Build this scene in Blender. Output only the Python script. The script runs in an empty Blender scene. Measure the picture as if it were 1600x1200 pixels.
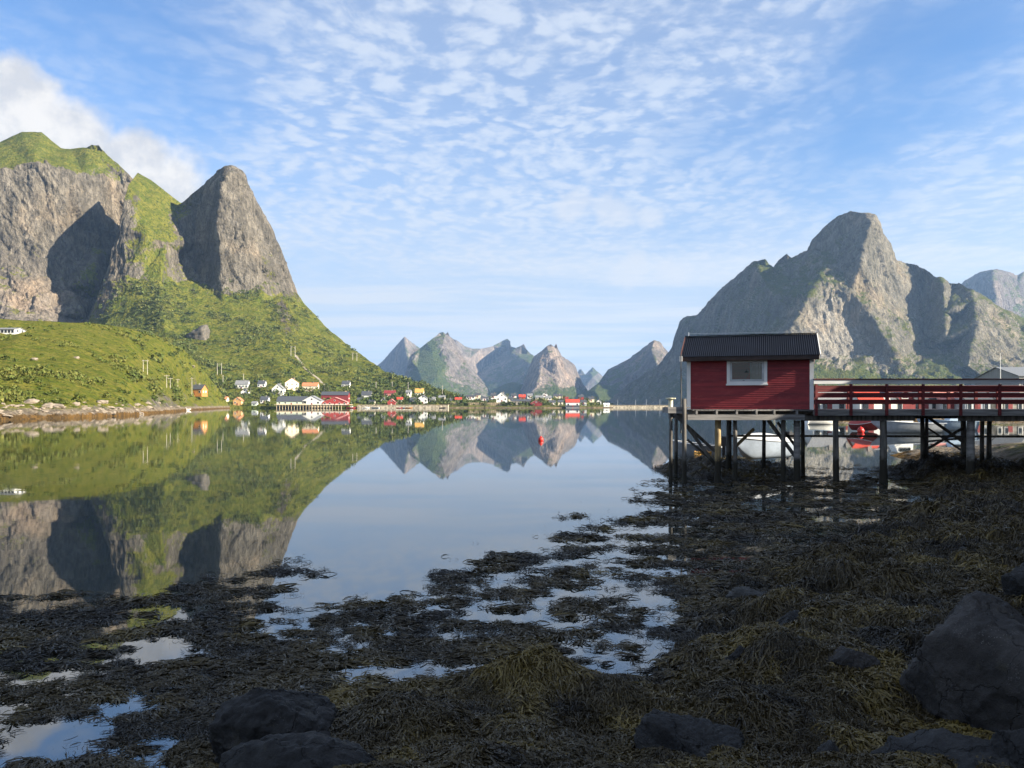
import bpy, bmesh, math, random
import numpy as np
from mathutils import Vector, Matrix
from mathutils.geometry import delaunay_2d_cdt

random.seed(7)
rng = np.random.default_rng(7)
SC = bpy.context.scene
COL = SC.collection
R = math.radians

# ------------------------------------------------------------------ camera, world, sun, exposure
F, CX, HY, CH = 1250.0, 800.0, 633.0, 2.9        # focal length and horizon in photo pixels, eye height in metres
cam_d = bpy.data.cameras.new('camera')
cam = bpy.data.objects.new('camera', cam_d); COL.objects.link(cam)
cam.location = (0, 0, CH); cam.rotation_euler = (R(90), 0, 0)
cam_d.sensor_fit = 'HORIZONTAL'; cam_d.sensor_width = 36; cam_d.lens = 36*F/1600
cam_d.shift_y = (HY-600)/1600
cam_d.clip_start = 0.1; cam_d.clip_end = 60000
SC.camera = cam

SUN_EL, SUN_AZ = 24.0, 111.0                      # azimuth clockwise from the view direction (+Y)
sd = Vector((math.sin(R(SUN_AZ))*math.cos(R(SUN_EL)), math.cos(R(SUN_AZ))*math.cos(R(SUN_EL)), math.sin(R(SUN_EL))))
sun_d = bpy.data.lights.new('sun', 'SUN'); sun = bpy.data.objects.new('sun', sun_d); COL.objects.link(sun)
sun.rotation_euler = sd.to_track_quat('Z', 'Y').to_euler()
sun_d.energy = 5.0; sun_d.angle = R(0.5); sun_d.color = (1.0, 0.9, 0.74)

SC.view_settings.view_transform = 'Standard'; SC.view_settings.look = 'None'
SC.view_settings.gamma = 1; SC.view_settings.exposure = 1.68
SC.cycles.max_bounces = 6; SC.cycles.diffuse_bounces = 2; SC.cycles.glossy_bounces = 3
SC.cycles.transmission_bounces = 3; SC.cycles.volume_bounces = 1; SC.cycles.caustics_reflective = False; SC.cycles.caustics_refractive = False


class NT:
    """small helper to write node trees as expressions"""
    def __init__(self, tree): self.t = tree; self.n = tree.nodes; self.l = tree.links
    def new(self, typ, **kw):
        n = self.n.new(typ)
        for k, v in kw.items(): setattr(n, k, v)
        return n
    def put(self, sock, v):
        if v is None: return
        if hasattr(v, 'links'): self.l.new(v, sock)
        else:
            try: sock.default_value = v
            except Exception: sock.default_value = (*v, 1.0) if len(v) == 3 else v[:3]
    def m(self, op, a, b=None, c=None, clamp=False):
        n = self.new('ShaderNodeMath', operation=op, use_clamp=clamp)
        for i, v in enumerate((a, b, c)): self.put(n.inputs[i], v)
        return n.outputs[0]
    def v(self, op, a, b=None):
        n = self.new('ShaderNodeVectorMath', operation=op)
        self.put(n.inputs[0], a)
        if op == 'SCALE': self.put(n.inputs['Scale'], b)
        else: self.put(n.inputs[1], b)
        return n.outputs['Value' if op in ('DOT_PRODUCT', 'LENGTH') else 'Vector']
    def ss(self, x, lo, hi, a=0.0, b=1.0):
        n = self.new('ShaderNodeMapRange', interpolation_type='SMOOTHSTEP')
        for i, v in enumerate((x, lo, hi, a, b)): self.put(n.inputs[i], v)
        return n.outputs[0]
    def mix(self, f, a, b, mode='MIX'):
        n = self.new('ShaderNodeMix', data_type='RGBA', blend_type=mode)
        self.put(n.inputs[0], f); self.put(n.inputs[6], a); self.put(n.inputs[7], b)
        return n.outputs[2]
    def noise(self, vec, scale, detail=4, rough=0.5, dist=0.0, out=0):
        n = self.new('ShaderNodeTexNoise')
        self.put(n.inputs['Vector'], vec); n.inputs['Scale'].default_value = scale
        n.inputs['Detail'].default_value = detail; n.inputs['Roughness'].default_value = rough
        n.inputs['Distortion'].default_value = dist
        return n.outputs[out]
    def voro(self, vec, scale, feature='F1', rnd=1.0, out='Distance'):
        n = self.new('ShaderNodeTexVoronoi', feature=feature)
        self.put(n.inputs['Vector'], vec); n.inputs['Scale'].default_value = scale
        n.inputs['Randomness'].default_value = rnd
        return n.outputs[out]
    def mapv(self, vec, scale=(1, 1, 1), rot=(0, 0, 0), loc=(0, 0, 0)):
        n = self.new('ShaderNodeMapping'); self.put(n.inputs[0], vec)
        n.inputs['Scale'].default_value = scale; n.inputs['Rotation'].default_value = rot; n.inputs['Location'].default_value = loc
        return n.outputs[0]
    def attr(self, name, out=2):
        n = self.new('ShaderNodeAttribute', attribute_name=name); return n.outputs[out]
    def pos(self): return self.new('ShaderNodeNewGeometry').outputs['Position']
    def obj(self): return self.new('ShaderNodeTexCoord').outputs['Object']


# world: nishita sky and a high layer of small clouds
W = bpy.data.worlds.new('World'); SC.world = W; W.use_nodes = True
t = NT(W.node_tree); W.node_tree.nodes.clear()
sky = t.new('ShaderNodeTexSky', sky_type='NISHITA', sun_disc=False)
sky.sun_elevation = R(SUN_EL); sky.sun_rotation = R(SUN_AZ); sky.air_density = 1.0; sky.dust_density = 0.4; sky.ozone_density = 2.5
SKY_S = 0.17
direc = t.new('ShaderNodeTexCoord').outputs['Generated']
sep = t.new('ShaderNodeSeparateXYZ'); t.put(sep.inputs[0], direc)
dz = t.m('MAXIMUM', sep.outputs[2], 0.0)
dzz = t.m('ADD', dz, 0.045)
comb = t.new('ShaderNodeCombineXYZ')
t.put(comb.inputs[0], t.m('DIVIDE', sep.outputs[0], dzz)); t.put(comb.inputs[1], t.m('DIVIDE', sep.outputs[1], dzz))
pl = comb.outputs[0]                                # cloud layer plane
def ray(px, py):
    return Vector(((px-CX)/F, 1, (HY-py)/F)).normalized()
def blob(px, py, a0, a1):                           # 1 inside a cone of half-angle a0 degrees, 0 beyond a1
    d = t.v('DOT_PRODUCT', direc, tuple(ray(px, py)))
    return t.ss(d, math.cos(R(a1)), math.cos(R(a0)))
warp = t.v('SCALE', t.v('SUBTRACT', t.noise(pl, 1.1, 3, .5, out=1), (.5, .5, .5)), 0.45)
plw = t.v('ADD', pl, warp)
n_big = t.noise(t.mapv(plw, (0.55, 0.40, 1), (0, 0, R(25))), 1.0, 4, .55)
n_mid = t.noise(t.mapv(plw, (1, .8, 1), (0, 0, R(18))), 2.6, 4, .55)
rip = t.v('ADD', t.mapv(plw, (1, .70, 1), (0, 0, R(-22))), t.v('SCALE', t.noise(pl, 7, 3, .6, out=1), .16))
cell = t.voro(rip, 15, 'SMOOTH_F1')
n_fine = t.noise(plw, 17, 5, .65)
cells = t.ss(t.m('ADD', cell, t.m('MULTIPLY', t.m('SUBTRACT', n_fine, .5), -.9)), .68, .14)
streak = t.noise(t.mapv(plw, (.22, 1.0, 1), (0, 0, R(7))), 1.5, 7, .62)
streaks = t.ss(streak, .40, .60)
low = t.ss(dz, .27, .10)                            # towards the horizon the cells run together into streaks
tex = t.mix(low, cells, streaks)
texv = t.new('ShaderNodeSeparateColor'); t.put(texv.inputs[0], tex); texv = texv.outputs[0]
cov = t.m('ADD', t.m('ADD', 1.22, t.m('MULTIPLY', low, .6)), t.m('MULTIPLY', blob(1540, 150, 1, 13), -.70))
cov = t.m('ADD', cov, t.m('MULTIPLY', blob(1420, 210, 1, 11), -.25))
cov = t.m('ADD', cov, t.m('MULTIPLY', blob(-40, -60, 3, 20), -.75))
cov = t.m('ADD', cov, t.m('MULTIPLY', blob(250, 40, 1, 12), -.12))
cov = t.m('ADD', cov, t.m('MULTIPLY', blob(130, 170, 1, 12), -.12))
cov = t.m('ADD', cov, t.m('MULTIPLY', blob(1200, 320, 2, 10), -.25))
cov = t.m('ADD', cov, t.m('MULTIPLY', blob(760, 130, 4, 17), .30))
cov = t.m('ADD', cov, t.m('MULTIPLY', blob(1580, 380, 2, 12), .75))
cov = t.m('ADD', cov, t.m('MULTIPLY', t.m('SUBTRACT', n_big, .5), 1.7))
cov = t.m('ADD', cov, t.m('MULTIPLY', t.m('SUBTRACT', n_mid, .5), 1.5))
cov = t.ss(cov, .05, 1.55)
dens = t.m('MULTIPLY', cov, t.m('ADD', t.m('ADD', .33, t.m('MULTIPLY', low, .16)), t.m('MULTIPLY', texv, .52)))
# cumulus bank resting behind the left peaks
cw = t.v('ADD', direc, t.v('SCALE', t.v('SUBTRACT', t.noise(direc, 9, 5, .6, out=1), (.5, .5, .5)), .11))
def blobw(px, py, a0, a1):
    d = t.v('DOT_PRODUCT', t.v('NORMALIZE', cw), tuple(ray(px, py)))
    return t.ss(d, math.cos(R(a1)), math.cos(R(a0)))
bank = t.m('MAXIMUM', blobw(-10, 200, 2.6, 4.3), blobw(90, 240, 2.4, 4.2))
bank = t.m('MAXIMUM', bank, blobw(190, 285, 2.2, 3.9))
bank = t.m('MAXIMUM', bank, blobw(265, 308, 1.3, 3.3))
small = t.m('MAXIMUM', t.m('MAXIMUM', blobw(905, 328, .1, 1.5), blobw(955, 331, .4, 1.8)), t.m('MAXIMUM', blobw(1005, 337, .1, 1.4), t.m('MAXIMUM', blobw(995, 430, .1, 1.3), blobw(1045, 434, .1, 1.2))))
small = t.m('MULTIPLY', small, .62)
bank_n = t.noise(direc, 26, 5, .6)
bank_col = t.mix(t.ss(bank_n, .35, .65), (.74, .74, .75), (1.05, 1.0, .93))
cloud_col = t.mix(t.ss(dz, .02, .35), (.80, .81, .82), (.78, .85, .95))
skyc = t.mix(1.0, t.v('SCALE', sky.outputs[0], SKY_S), (.72, .97, 1.22), 'MULTIPLY')
lowhaze = t.ss(dz, .36, .0, 0, .85)
base = t.mix(lowhaze, skyc, (.47, .57, .72))
c1 = t.mix(t.m('MULTIPLY', dens, .95), base, cloud_col)
c1 = t.mix(small, c1, (.80, .82, .86))
c1 = t.mix(t.m('MULTIPLY', bank, .93), c1, bank_col)
bg = t.new('ShaderNodeBackground'); t.put(bg.inputs[0], c1); bg.inputs[1].default_value = 1.0
t.l.new(bg.outputs[0], t.new('ShaderNodeOutputWorld').inputs[0])
bg.inputs[1].default_value = 0.315


# ------------------------------------------------------------------ basic helpers
def P(px, py, D):
    return Vector(((px-CX)/F*D, D, CH+(HY-py)/F*D))

def tag(o, label=None, cat=None, group=None, kind=None):
    if label: o['label'] = label
    if cat: o['category'] = cat
    if group: o['group'] = group
    if kind: o['kind'] = kind
    return o

def empty(name, loc, rz=0.0):
    o = bpy.data.objects.new(name, None); o.empty_display_size = .2
    o.location = loc; o.rotation_euler = (0, 0, rz); COL.objects.link(o)
    return o

def link_mesh(name, me, mat=None, parent=None):
    o = bpy.data.objects.new(name, me); COL.objects.link(o)
    if mat is not None and not me.materials: me.materials.append(mat)
    if parent is not None: o.parent = parent
    return o

def np_mesh(name, verts, quads=None, tris=None, smooth=False, attrs=None):
    me = bpy.data.meshes.new(name)
    verts = np.asarray(verts, np.float32).reshape(-1, 3)
    q = np.zeros((0, 4), np.int32) if quads is None else np.asarray(quads, np.int32).reshape(-1, 4)
    tr = np.zeros((0, 3), np.int32) if tris is None else np.asarray(tris, np.int32).reshape(-1, 3)
    me.vertices.add(len(verts)); me.vertices.foreach_set('co', verts.ravel())
    loops = np.concatenate([q.ravel(), tr.ravel()]).astype(np.int32)
    me.loops.add(len(loops)); me.loops.foreach_set('vertex_index', loops)
    me.polygons.add(len(q)+len(tr))
    st = np.concatenate([np.arange(len(q))*4, len(q)*4+np.arange(len(tr))*3]).astype(np.int32)
    me.polygons.foreach_set('loop_start', st)
    try: me.polygons.foreach_set('loop_total', np.concatenate([np.full(len(q), 4), np.full(len(tr), 3)]).astype(np.int32))
    except Exception: pass
    if smooth: me.polygons.foreach_set('use_smooth', np.ones(len(q)+len(tr), bool))
    for k, a in (attrs or {}).items():
        at = me.attributes.new(k, 'FLOAT', 'POINT'); at.data.foreach_set('value', np.asarray(a, np.float32).ravel())
    me.update(); me.validate()
    return me

class MB:
    """collects simple shapes, links them as one mesh"""
    def __init__(self): self.v = []; self.f = []
    def add(self, vs, fs):
        o = len(self.v); self.v += [tuple(x) for x in vs]; self.f += [tuple(i+o for i in f) for f in fs]; return self
    def box(self, x0, x1, y0, y1, z0, z1):
        vs = [(x0,y0,z0),(x1,y0,z0),(x1,y1,z0),(x0,y1,z0),(x0,y0,z1),(x1,y0,z1),(x1,y1,z1),(x0,y1,z1)]
        return self.add(vs, [(3,2,1,0),(4,5,6,7),(0,1,5,4),(1,2,6,5),(2,3,7,6),(3,0,4,7)])
    def bar(self, a, b, w, h=None):
        """square bar from a to b"""
        a, b = Vector(a), Vector(b); h = h or w; d = (b-a).normalized()
        s = d.cross(Vector((0,0,1)))
        s = Vector((1,0,0)) if s.length < 1e-3 else s.normalized()
        u = s.cross(d).normalized()
        vs = [p+s*i*w/2+u*j*h/2 for p in (a, b) for i, j in ((-1,-1),(1,-1),(1,1),(-1,1))]
        return self.add(vs, [(3,2,1,0),(4,5,6,7),(0,1,5,4),(1,2,6,5),(2,3,7,6),(3,0,4,7)])
    def tube(self, pts, rad, n=10, caps=True, wob=0.0):
        pts = [Vector(p) for p in pts]
        rad = [rad]*len(pts) if not hasattr(rad, '__len__') else rad
        o = len(self.v)
        for i, p in enumerate(pts):
            d = (pts[min(i+1, len(pts)-1)]-pts[max(i-1, 0)]).normalized()
            s = d.cross(Vector((0,0,1)));  s = Vector((1,0,0)) if s.length < 1e-3 else s.normalized()
            u = s.cross(d)
            for k in range(n):
                a = 2*math.pi*k/n; r = rad[i]*(1+wob*math.sin(3*a+i*1.7)+wob*random.uniform(-.5,.5))
                self.v.append(tuple(p+s*math.cos(a)*r+u*math.sin(a)*r))
        for i in range(len(pts)-1):
            for k in range(n):
                self.f.append((o+i*n+k, o+i*n+(k+1)%n, o+(i+1)*n+(k+1)%n, o+(i+1)*n+k))
        if caps:
            self.f.append(tuple(o+k for k in reversed(range(n)))); self.f.append(tuple(o+(len(pts)-1)*n+k for k in range(n)))
        return self
    def ring(self, prof, n=16, cx=0, cy=0, cz=0):
        """lathe of (r, z) profile"""
        o = len(self.v)
        for r, z in prof:
            for k in range(n):
                a = 2*math.pi*k/n; self.v.append((cx+r*math.cos(a), cy+r*math.sin(a), cz+z))
        for i in range(len(prof)-1):
            for k in range(n):
                self.f.append((o+i*n+k, o+i*n+(k+1)%n, o+(i+1)*n+(k+1)%n, o+(i+1)*n+k))
        self.f.append(tuple(o+k for k in reversed(range(n)))); self.f.append(tuple(o+(len(prof)-1)*n+k for k in range(n)))
        return self
    def build(self, name, mat, parent=None, smooth=False, loc=None):
        me = bpy.data.meshes.new(name); me.from_pydata(self.v, [], self.f)
        if smooth:
            for p in me.polygons: p.use_smooth = True
        me.update()
        o = link_mesh(name, me, mat, parent)
        if loc is not None: o.location = loc
        return o

def copy_tree(o, parent=None):
    c = o.copy(); COL.objects.link(c)
    if parent is not None: c.parent = parent
    for ch in list(o.children): copy_tree(ch, c)
    return c

# numpy noise
def _hash(ix, iy, iz, s):
    h = (ix*374761393 + iy*668265263 + iz*2147483647 + s*1274126177) & 0xffffffff
    h = ((h ^ (h >> 13))*1274126177) & 0xffffffff
    h = ((h ^ (h >> 16))*2246822519) & 0xffffffff
    return ((h ^ (h >> 13)) & 0xffff)/65535.0
def vnoise(p, seed=0):
    """value noise in -1..1 of points (...,3)"""
    p = np.asarray(p, float); i = np.floor(p).astype(np.int64); f = p-i; f = f*f*f*(f*(f*6-15)+10)
    r = 0
    for dx in (0, 1):
        for dy in (0, 1):
            for dzz_ in (0, 1):
                w = (f[..., 0] if dx else 1-f[..., 0])*(f[..., 1] if dy else 1-f[..., 1])*(f[..., 2] if dzz_ else 1-f[..., 2])
                r = r+w*_hash(i[..., 0]+dx, i[..., 1]+dy, i[..., 2]+dzz_, seed)
    return r*2-1
_rot = np.array(Matrix.Rotation(.7, 3, Vector((1, 2, 3)).normalized()))
def fbm(p, oct=5, gain=.5, seed=0, ridged=False):
    p = np.asarray(p, float); a = 1.0; s = 0; n = 0
    for o in range(oct):
        v = vnoise(p, seed+o)
        if ridged: v = 1-2*np.abs(v)
        s = s+a*v; n += a; a *= gain; p = (p @ _rot.T)*2.03+17.3
    return s/n
def facets(p, seed=0):
    """cells with random tilted faces: sharp edged broken rock"""
    p = np.asarray(p, float); i = np.floor(p).astype(np.int64); best = np.full(p.shape[:-1], 9.0); val = np.zeros(p.shape[:-1])
    for dx in (-1, 0, 1):
        for dy in (-1, 0, 1):
            for dw in (-1, 0, 1):
                jx, jy, jz = i[..., 0]+dx, i[..., 1]+dy, i[..., 2]+dw
                c = [_hash(jx, jy, jz, seed+k_) for k_ in (1, 2, 3)]
                e = [p[..., 0]-jx-c[0], p[..., 1]-jy-c[1], p[..., 2]-jz-c[2]]
                d2 = e[0]**2+e[1]**2+e[2]**2
                g_ = [_hash(jx, jy, jz, seed+k_)*2-1 for k_ in (4, 5, 6)]
                v = e[0]*g_[0]+e[1]*g_[1]+e[2]*g_[2]+.5*(_hash(jx, jy, jz, seed+7)-.5)
                m_ = d2 < best; best = np.where(m_, d2, best); val = np.where(m_, v, val)
    return val
def sstep(x, a, b):
    t_ = np.clip((x-a)/(b-a), 0, 1); return t_*t_*(3-2*t_)


# ------------------------------------------------------------------ materials
MATS = {}
def mat(name, col, rough=.6, metal=0.0, var=.25, scale=3.0, bump=.0, bscale=20.0, stretch=(1,1,1), col2=None, spec=.4, coat=0):
    if name in MATS: return MATS[name]
    m = bpy.data.materials.new(name); m.use_nodes = True; k = NT(m.node_tree)
    b = m.node_tree.nodes['Principled BSDF']
    o = k.mapv(k.obj(), stretch)
    n = k.noise(o, scale, 5, .6)
    c2 = col2 or tuple(c*(1-var*1.6) for c in col); c1_ = tuple(min(1, c*(1+var*.5)) for c in col)
    k.put(b.inputs['Base Color'], k.mix(k.ss(n, .3, .7), c2, c1_))
    b.inputs['Roughness'].default_value = rough; b.inputs['Metallic'].default_value = metal
    b.inputs['Specular IOR Level'].default_value = spec
    if coat: b.inputs['Coat Weight'].default_value = coat
    if bump:
        bn = k.new('ShaderNodeBump'); bn.inputs['Strength'].default_value = bump; bn.inputs['Distance'].default_value = .02
        k.put(bn.inputs['Height'], k.noise(o, bscale, 4, .6)); k.l.new(bn.outputs[0], b.inputs['Normal'])
    MATS[name] = m; return m

def terrain_mat(name, s, rock_a, rock_b, pale_c, grass_a, grass_b, bush_c, shore=False, bumpd=3.0, streak=(0, 0, 0)):
    """s: metres of the base feature; attributes grass and pale say where turf and bare slabs are"""
    m = bpy.data.materials.new(name); m.use_nodes = True; k = NT(m.node_tree); b = m.node_tree.nodes['Principled BSDF']
    p = k.v('SCALE', k.pos(), 1.0/s)
    pv = k.mapv(p, (1, 1, .36), streak)
    n1 = k.noise(pv, 1.6, 6, .62, .4); n2 = k.noise(pv, 7.0, 5, .65, .3); n3 = k.noise(p, 2.4, 6, .6)
    n4 = k.noise(p, 11, 4, .65)
    crack = k.ss(k.m('ABSOLUTE', k.m('SUBTRACT', k.noise(pv, 2.6, 5, .55, .8), .5)), .0, .03)
    rock = k.mix(k.ss(n1, .36, .66), rock_a, rock_b)
    rock = k.mix(k.attr('pale'), rock, k.mix(k.ss(n1, .3, .7), tuple(c*.78 for c in pale_c), pale_c))
    rock = k.mix(k.ss(n2, .40, .60, .48, 0), rock, tuple(c*.38 for c in rock_a))
    rock = k.mix(k.m('SUBTRACT', .55, k.m('MULTIPLY', crack, .55)), rock, tuple(c*.25 for c in rock_a))
    big = k.noise(k.mapv(p, (1, 1, .8)), .42, 4, .55)
    rock = k.mix(k.ss(big, .36, .64, .55, 0), rock, k.mix(1.0, rock, (.62, .64, .68), 'MULTIPLY')); rock = k.mix(k.ss(big, .50, .72, 0, .8), rock, k.mix(1.0, rock, (1.28, 1.12, .96), 'MULTIPLY'))
    grass = k.mix(k.ss(n3, .35, .65), grass_a, grass_b)
    grass = k.mix(k.ss(n4, .50, .62, 0, .85), grass, bush_c)
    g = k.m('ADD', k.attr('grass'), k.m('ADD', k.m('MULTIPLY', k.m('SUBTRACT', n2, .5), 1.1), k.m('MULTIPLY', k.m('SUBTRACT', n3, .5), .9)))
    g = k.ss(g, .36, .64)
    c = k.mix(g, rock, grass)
    if shore:
        sh = float(shore)
        z = k.new('ShaderNodeSeparateXYZ'); k.put(z.inputs[0], k.pos())
        zz = k.m('ADD', z.outputs[2], k.m('MULTIPLY', k.m('SUBTRACT', n4, .5), 2.5))
        c = k.mix(k.ss(zz, 2.6*sh, 1.5*sh), c, k.mix(k.ss(n2, .4, .6), (.22, .18, .13), (.13, .105, .08)))
        c = k.mix(k.ss(zz, 1.1*sh, .7*sh), c, k.mix(k.ss(n2, .42, .58), (.13, .075, .026), (.07, .046, .022)))
    k.put(b.inputs['Base Color'], c)
    b.inputs['Roughness'].default_value = .95; b.inputs['Specular IOR Level'].default_value = .04
    bn = k.new('ShaderNodeBump'); bn.inputs['Strength'].default_value = 1.0; bn.inputs['Distance'].default_value = bumpd*2.2
    k.put(bn.inputs['Height'], k.m('ADD', k.m('MULTIPLY', n2, 1.0), k.m('MULTIPLY', n4, .7))); k.l.new(bn.outputs[0], b.inputs['Normal'])
    return m

G_A, G_B, G_C = (0.090, 0.109, 0.015), (0.168, 0.160, 0.028), (0.029, 0.050, 0.010)
M_LEFT = terrain_mat('cliff_rock_and_turf', 42, (0.138, 0.121, 0.094), (0.267, 0.233, 0.182), (0.321, 0.267, 0.217), G_A, G_B, G_C, bumpd=3.0, streak=(0, R(22), 0))
M_NEAR = terrain_mat('hill_turf', 16, (0.137, 0.120, 0.103), (0.226, 0.198, 0.167), (0.260, 0.219, 0.184), (0.086, 0.103, 0.013), (0.154, 0.140, 0.027), (0.034, 0.055, 0.010), shore=True, bumpd=.8)
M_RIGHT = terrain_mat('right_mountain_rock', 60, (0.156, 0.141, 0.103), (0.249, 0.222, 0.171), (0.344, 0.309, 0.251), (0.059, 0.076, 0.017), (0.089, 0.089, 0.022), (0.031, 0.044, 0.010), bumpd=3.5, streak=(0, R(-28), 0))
M_FAR = terrain_mat('far_mountain_rock', 120, (0.189, 0.164, 0.144), (0.307, 0.262, 0.223), (0.441, 0.348, 0.276), (0.068, 0.095, 0.024), (0.089, 0.103, 0.027), (0.041, 0.061, 0.017), bumpd=12.0)
M_LOW = terrain_mat('village_turf', 14, (0.137, 0.116, 0.095), (0.219, 0.192, 0.158), (0.274, 0.232, 0.184), (0.089, 0.095, 0.021), (0.150, 0.130, 0.041), (0.034, 0.051, 0.013), shore=.4, bumpd=.5)

# ------------------------------------------------------------------ mountains: solid sheets over control points (px, py, distance, turf, pale)
def cdt(points, vals, lines=()):
    edges = []
    pts = [Vector((a, b)) for a, b in points]
    vc, ed, fc, ov, oe, of = delaunay_2d_cdt(pts, edges, [], 0, 1e-3)
    v2 = [vals[o[0]] for o in ov]
    return np.array([tuple(v) for v in vc]), np.array(fc), np.array(v2, float)

def interp(tri, qx, qy):
    V, Fc, val = tri
    out = np.full(qx.shape+(val.shape[1],), np.nan)
    for f in Fc:
        (x1, y1), (x2, y2), (x3, y3) = V[f[0]], V[f[1]], V[f[2]]
        d = (y2-y3)*(x1-x3)+(x3-x2)*(y1-y3)
        if abs(d) < 1e-9: continue
        l1 = ((y2-y3)*(qx-x3)+(x3-x2)*(qy-y3))/d; l2 = ((y3-y1)*(qx-x3)+(x1-x3)*(qy-y3))/d; l3 = 1-l1-l2
        k = (l1 > -1e-6) & (l2 > -1e-6) & (l3 > -1e-6)
        if k.any(): out[k] = l1[k][:, None]*val[f[0]]+l2[k][:, None]*val[f[1]]+l3[k][:, None]*val[f[2]]
    bad = np.isnan(out[..., 0])
    if bad.any():
        bx, by = qx[bad], qy[bad]
        d2 = (bx[:, None]-V[None, :, 0])**2+(by[:, None]-V[None, :, 1])**2
        out[bad] = val[np.argmin(d2, 1)]
    return out

def blur(a, n, axis):
    for _ in range(n):
        p = np.concatenate([a.take([0], axis), a, a.take([-1], axis)], axis)
        m = a.shape[axis]
        a = (p.take(range(0, m), axis)+2*p.take(range(1, m+1), axis)+p.take(range(2, m+2), axis))/4
    return a

SHEETS = {}
def sheet(name, top, bot, mid, material, step=1.4, amp=10, wave=110, zs=.5, smooth=1, seed=1, back=1.0, gnoise=.36, slope_w=.9, rows=None, fine=1.0, tilt=0.0, crag=1.5):
    fx = lambda L: [tuple(q)+(0.5, 0.0)[len(q)-3:] if len(q) < 5 else tuple(q) for q in L]
    top, bot, mid = fx(top), fx(bot), fx(mid)
    allp = top+bot+mid
    tri = cdt([(q[0], q[1]) for q in allp], [(1/q[2], q[3], q[4]) for q in allp])
    SHEETS[name] = tri
    x0, x1 = top[0][0], top[-1][0]
    xs = np.arange(x0, x1+.01, step)
    yt = np.interp(xs, [q[0] for q in top], [q[1] for q in top]); yb = np.interp(xs, [q[0] for q in bot], [q[1] for q in bot])
    yb = np.maximum(yb, yt+.3)
    nv = rows or int((yb-yt).max()/step)+2
    tv = np.linspace(0, 1, nv)
    qx = np.repeat(xs[:, None], nv, 1); qy = yt[:, None]+(yb-yt)[:, None]*tv[None, :]
    val = interp(tri, qx, qy)
    val = blur(blur(val, smooth, 0), smooth, 1)
    D = 1/val[..., 0]; g = val[..., 1]; pale = val[..., 2]
    pos = np.stack([(qx-CX)/F*D, D, CH+(HY-qy)/F*D], -1)
    def normals(p):
        du = np.gradient(p, axis=0); dv = np.gradient(p, axis=1)
        n = np.cross(dv, du); n /= np.linalg.norm(n, axis=-1, keepdims=True)+1e-9
        return n
    n = blur(blur(normals(pos), 4, 0), 4, 1); n /= np.linalg.norm(n, axis=-1, keepdims=True)+1e-9
    q = pos/wave
    ca, sa = math.cos(tilt), math.sin(tilt)
    q = np.stack([q[..., 0]*ca+q[..., 2]*sa, q[..., 1], (-q[..., 0]*sa+q[..., 2]*ca)*zs], -1)
    w = np.stack([fbm(q*1.5+9, 3, seed=seed+50), fbm(q*1.5+31, 3, seed=seed+60), fbm(q*1.5+77, 3, seed=seed+70)], -1)
    q = q+.28*w
    rk = 1-.75*sstep(g, .35, .9)
    d = amp*(fbm(q*.6, 4, .5, seed, ridged=True)*.9+fbm(q*2.6, 5, .58, seed+9, ridged=True)*.55*fine)*rk + amp*.5*fbm(q*1.1, 4, .5, seed+20)
    edge = np.clip(np.arange(d.shape[1])/max(4, 14/step), .28, 1)[None, :]
    d = d*(.45+.55*edge)
    fq = pos/wave; fq = np.stack([fq[..., 0]*ca+fq[..., 2]*sa, fq[..., 1], (-fq[..., 0]*sa+fq[..., 2]*ca)*.26], -1)+.16*w
    d = d+crag*amp*rk*edge*(.40*facets(fq*1.7, seed+81)+.26*facets(fq*4.5+3.3, seed+91)+.12*facets(fq*11+7.7, seed+101))
    pos = pos+n*d[..., None]
    # silhouette rows must stay closed to the back slope
    nn = normals(pos); nz = np.abs(nn[..., 2])
    gr = g+slope_w*(nz-.5)+gnoise*fbm(q*2.2, 4, .6, seed+33)
    bk = []
    for s_ in (25, 70, 150, 300, 520):
        s_ *= back; p0 = pos[:, 0]; dirr = p0/np.linalg.norm(p0[:, :2], axis=1, keepdims=True); dirr[:, 2] = 0
        pb = p0+dirr*s_; pb[:, 2] = np.maximum(p0[:, 2]-s_*1.05-.2*s_*fbm(pb/wave, 3, seed=seed+5), -6)
        bk.append(pb)
    skirt = pos[:, -1:].copy(); skirt[..., 2] = np.minimum(skirt[..., 2]-2, -4)      # closes the foot of the sheet below the water
    allpos = np.concatenate([np.stack(bk[::-1], 1), pos, skirt], 1); nb = len(bk)
    ga = np.concatenate([np.repeat(gr[:, :1], nb, 1), gr, gr[:, -1:]], 1); pa = np.concatenate([np.repeat(pale[:, :1], nb, 1), pale, pale[:, -1:]], 1)
    nu, nvv = allpos.shape[:2]
    idx = np.arange(nu*nvv).reshape(nu, nvv)
    quads = np.stack([idx[:-1, :-1], idx[:-1, 1:], idx[1:, 1:], idx[1:, :-1]], -1)
    me = np_mesh(name, allpos, quads, smooth=True, attrs={'grass': ga, 'pale': pa})
    o = link_mesh(name, me, material); o['kind'] = 'structure'
    SHEETS[name] = (xs, yt, yb, pos, gr)
    return o

def on_sheet(name, px, py):
    """point of a built sheet seen at photo pixel"""
    xs, yt, yb, pos, gr = SHEETS[name]
    i = int(np.clip(round((px-xs[0])/(xs[1]-xs[0])), 0, len(xs)-1))
    c = pos[i]; sy = HY-F*(c[:, 2]-CH)/c[:, 1]
    j = int(np.argmin(np.abs(sy-py)))
    return Vector(c[j]), gr[i, j]


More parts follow.
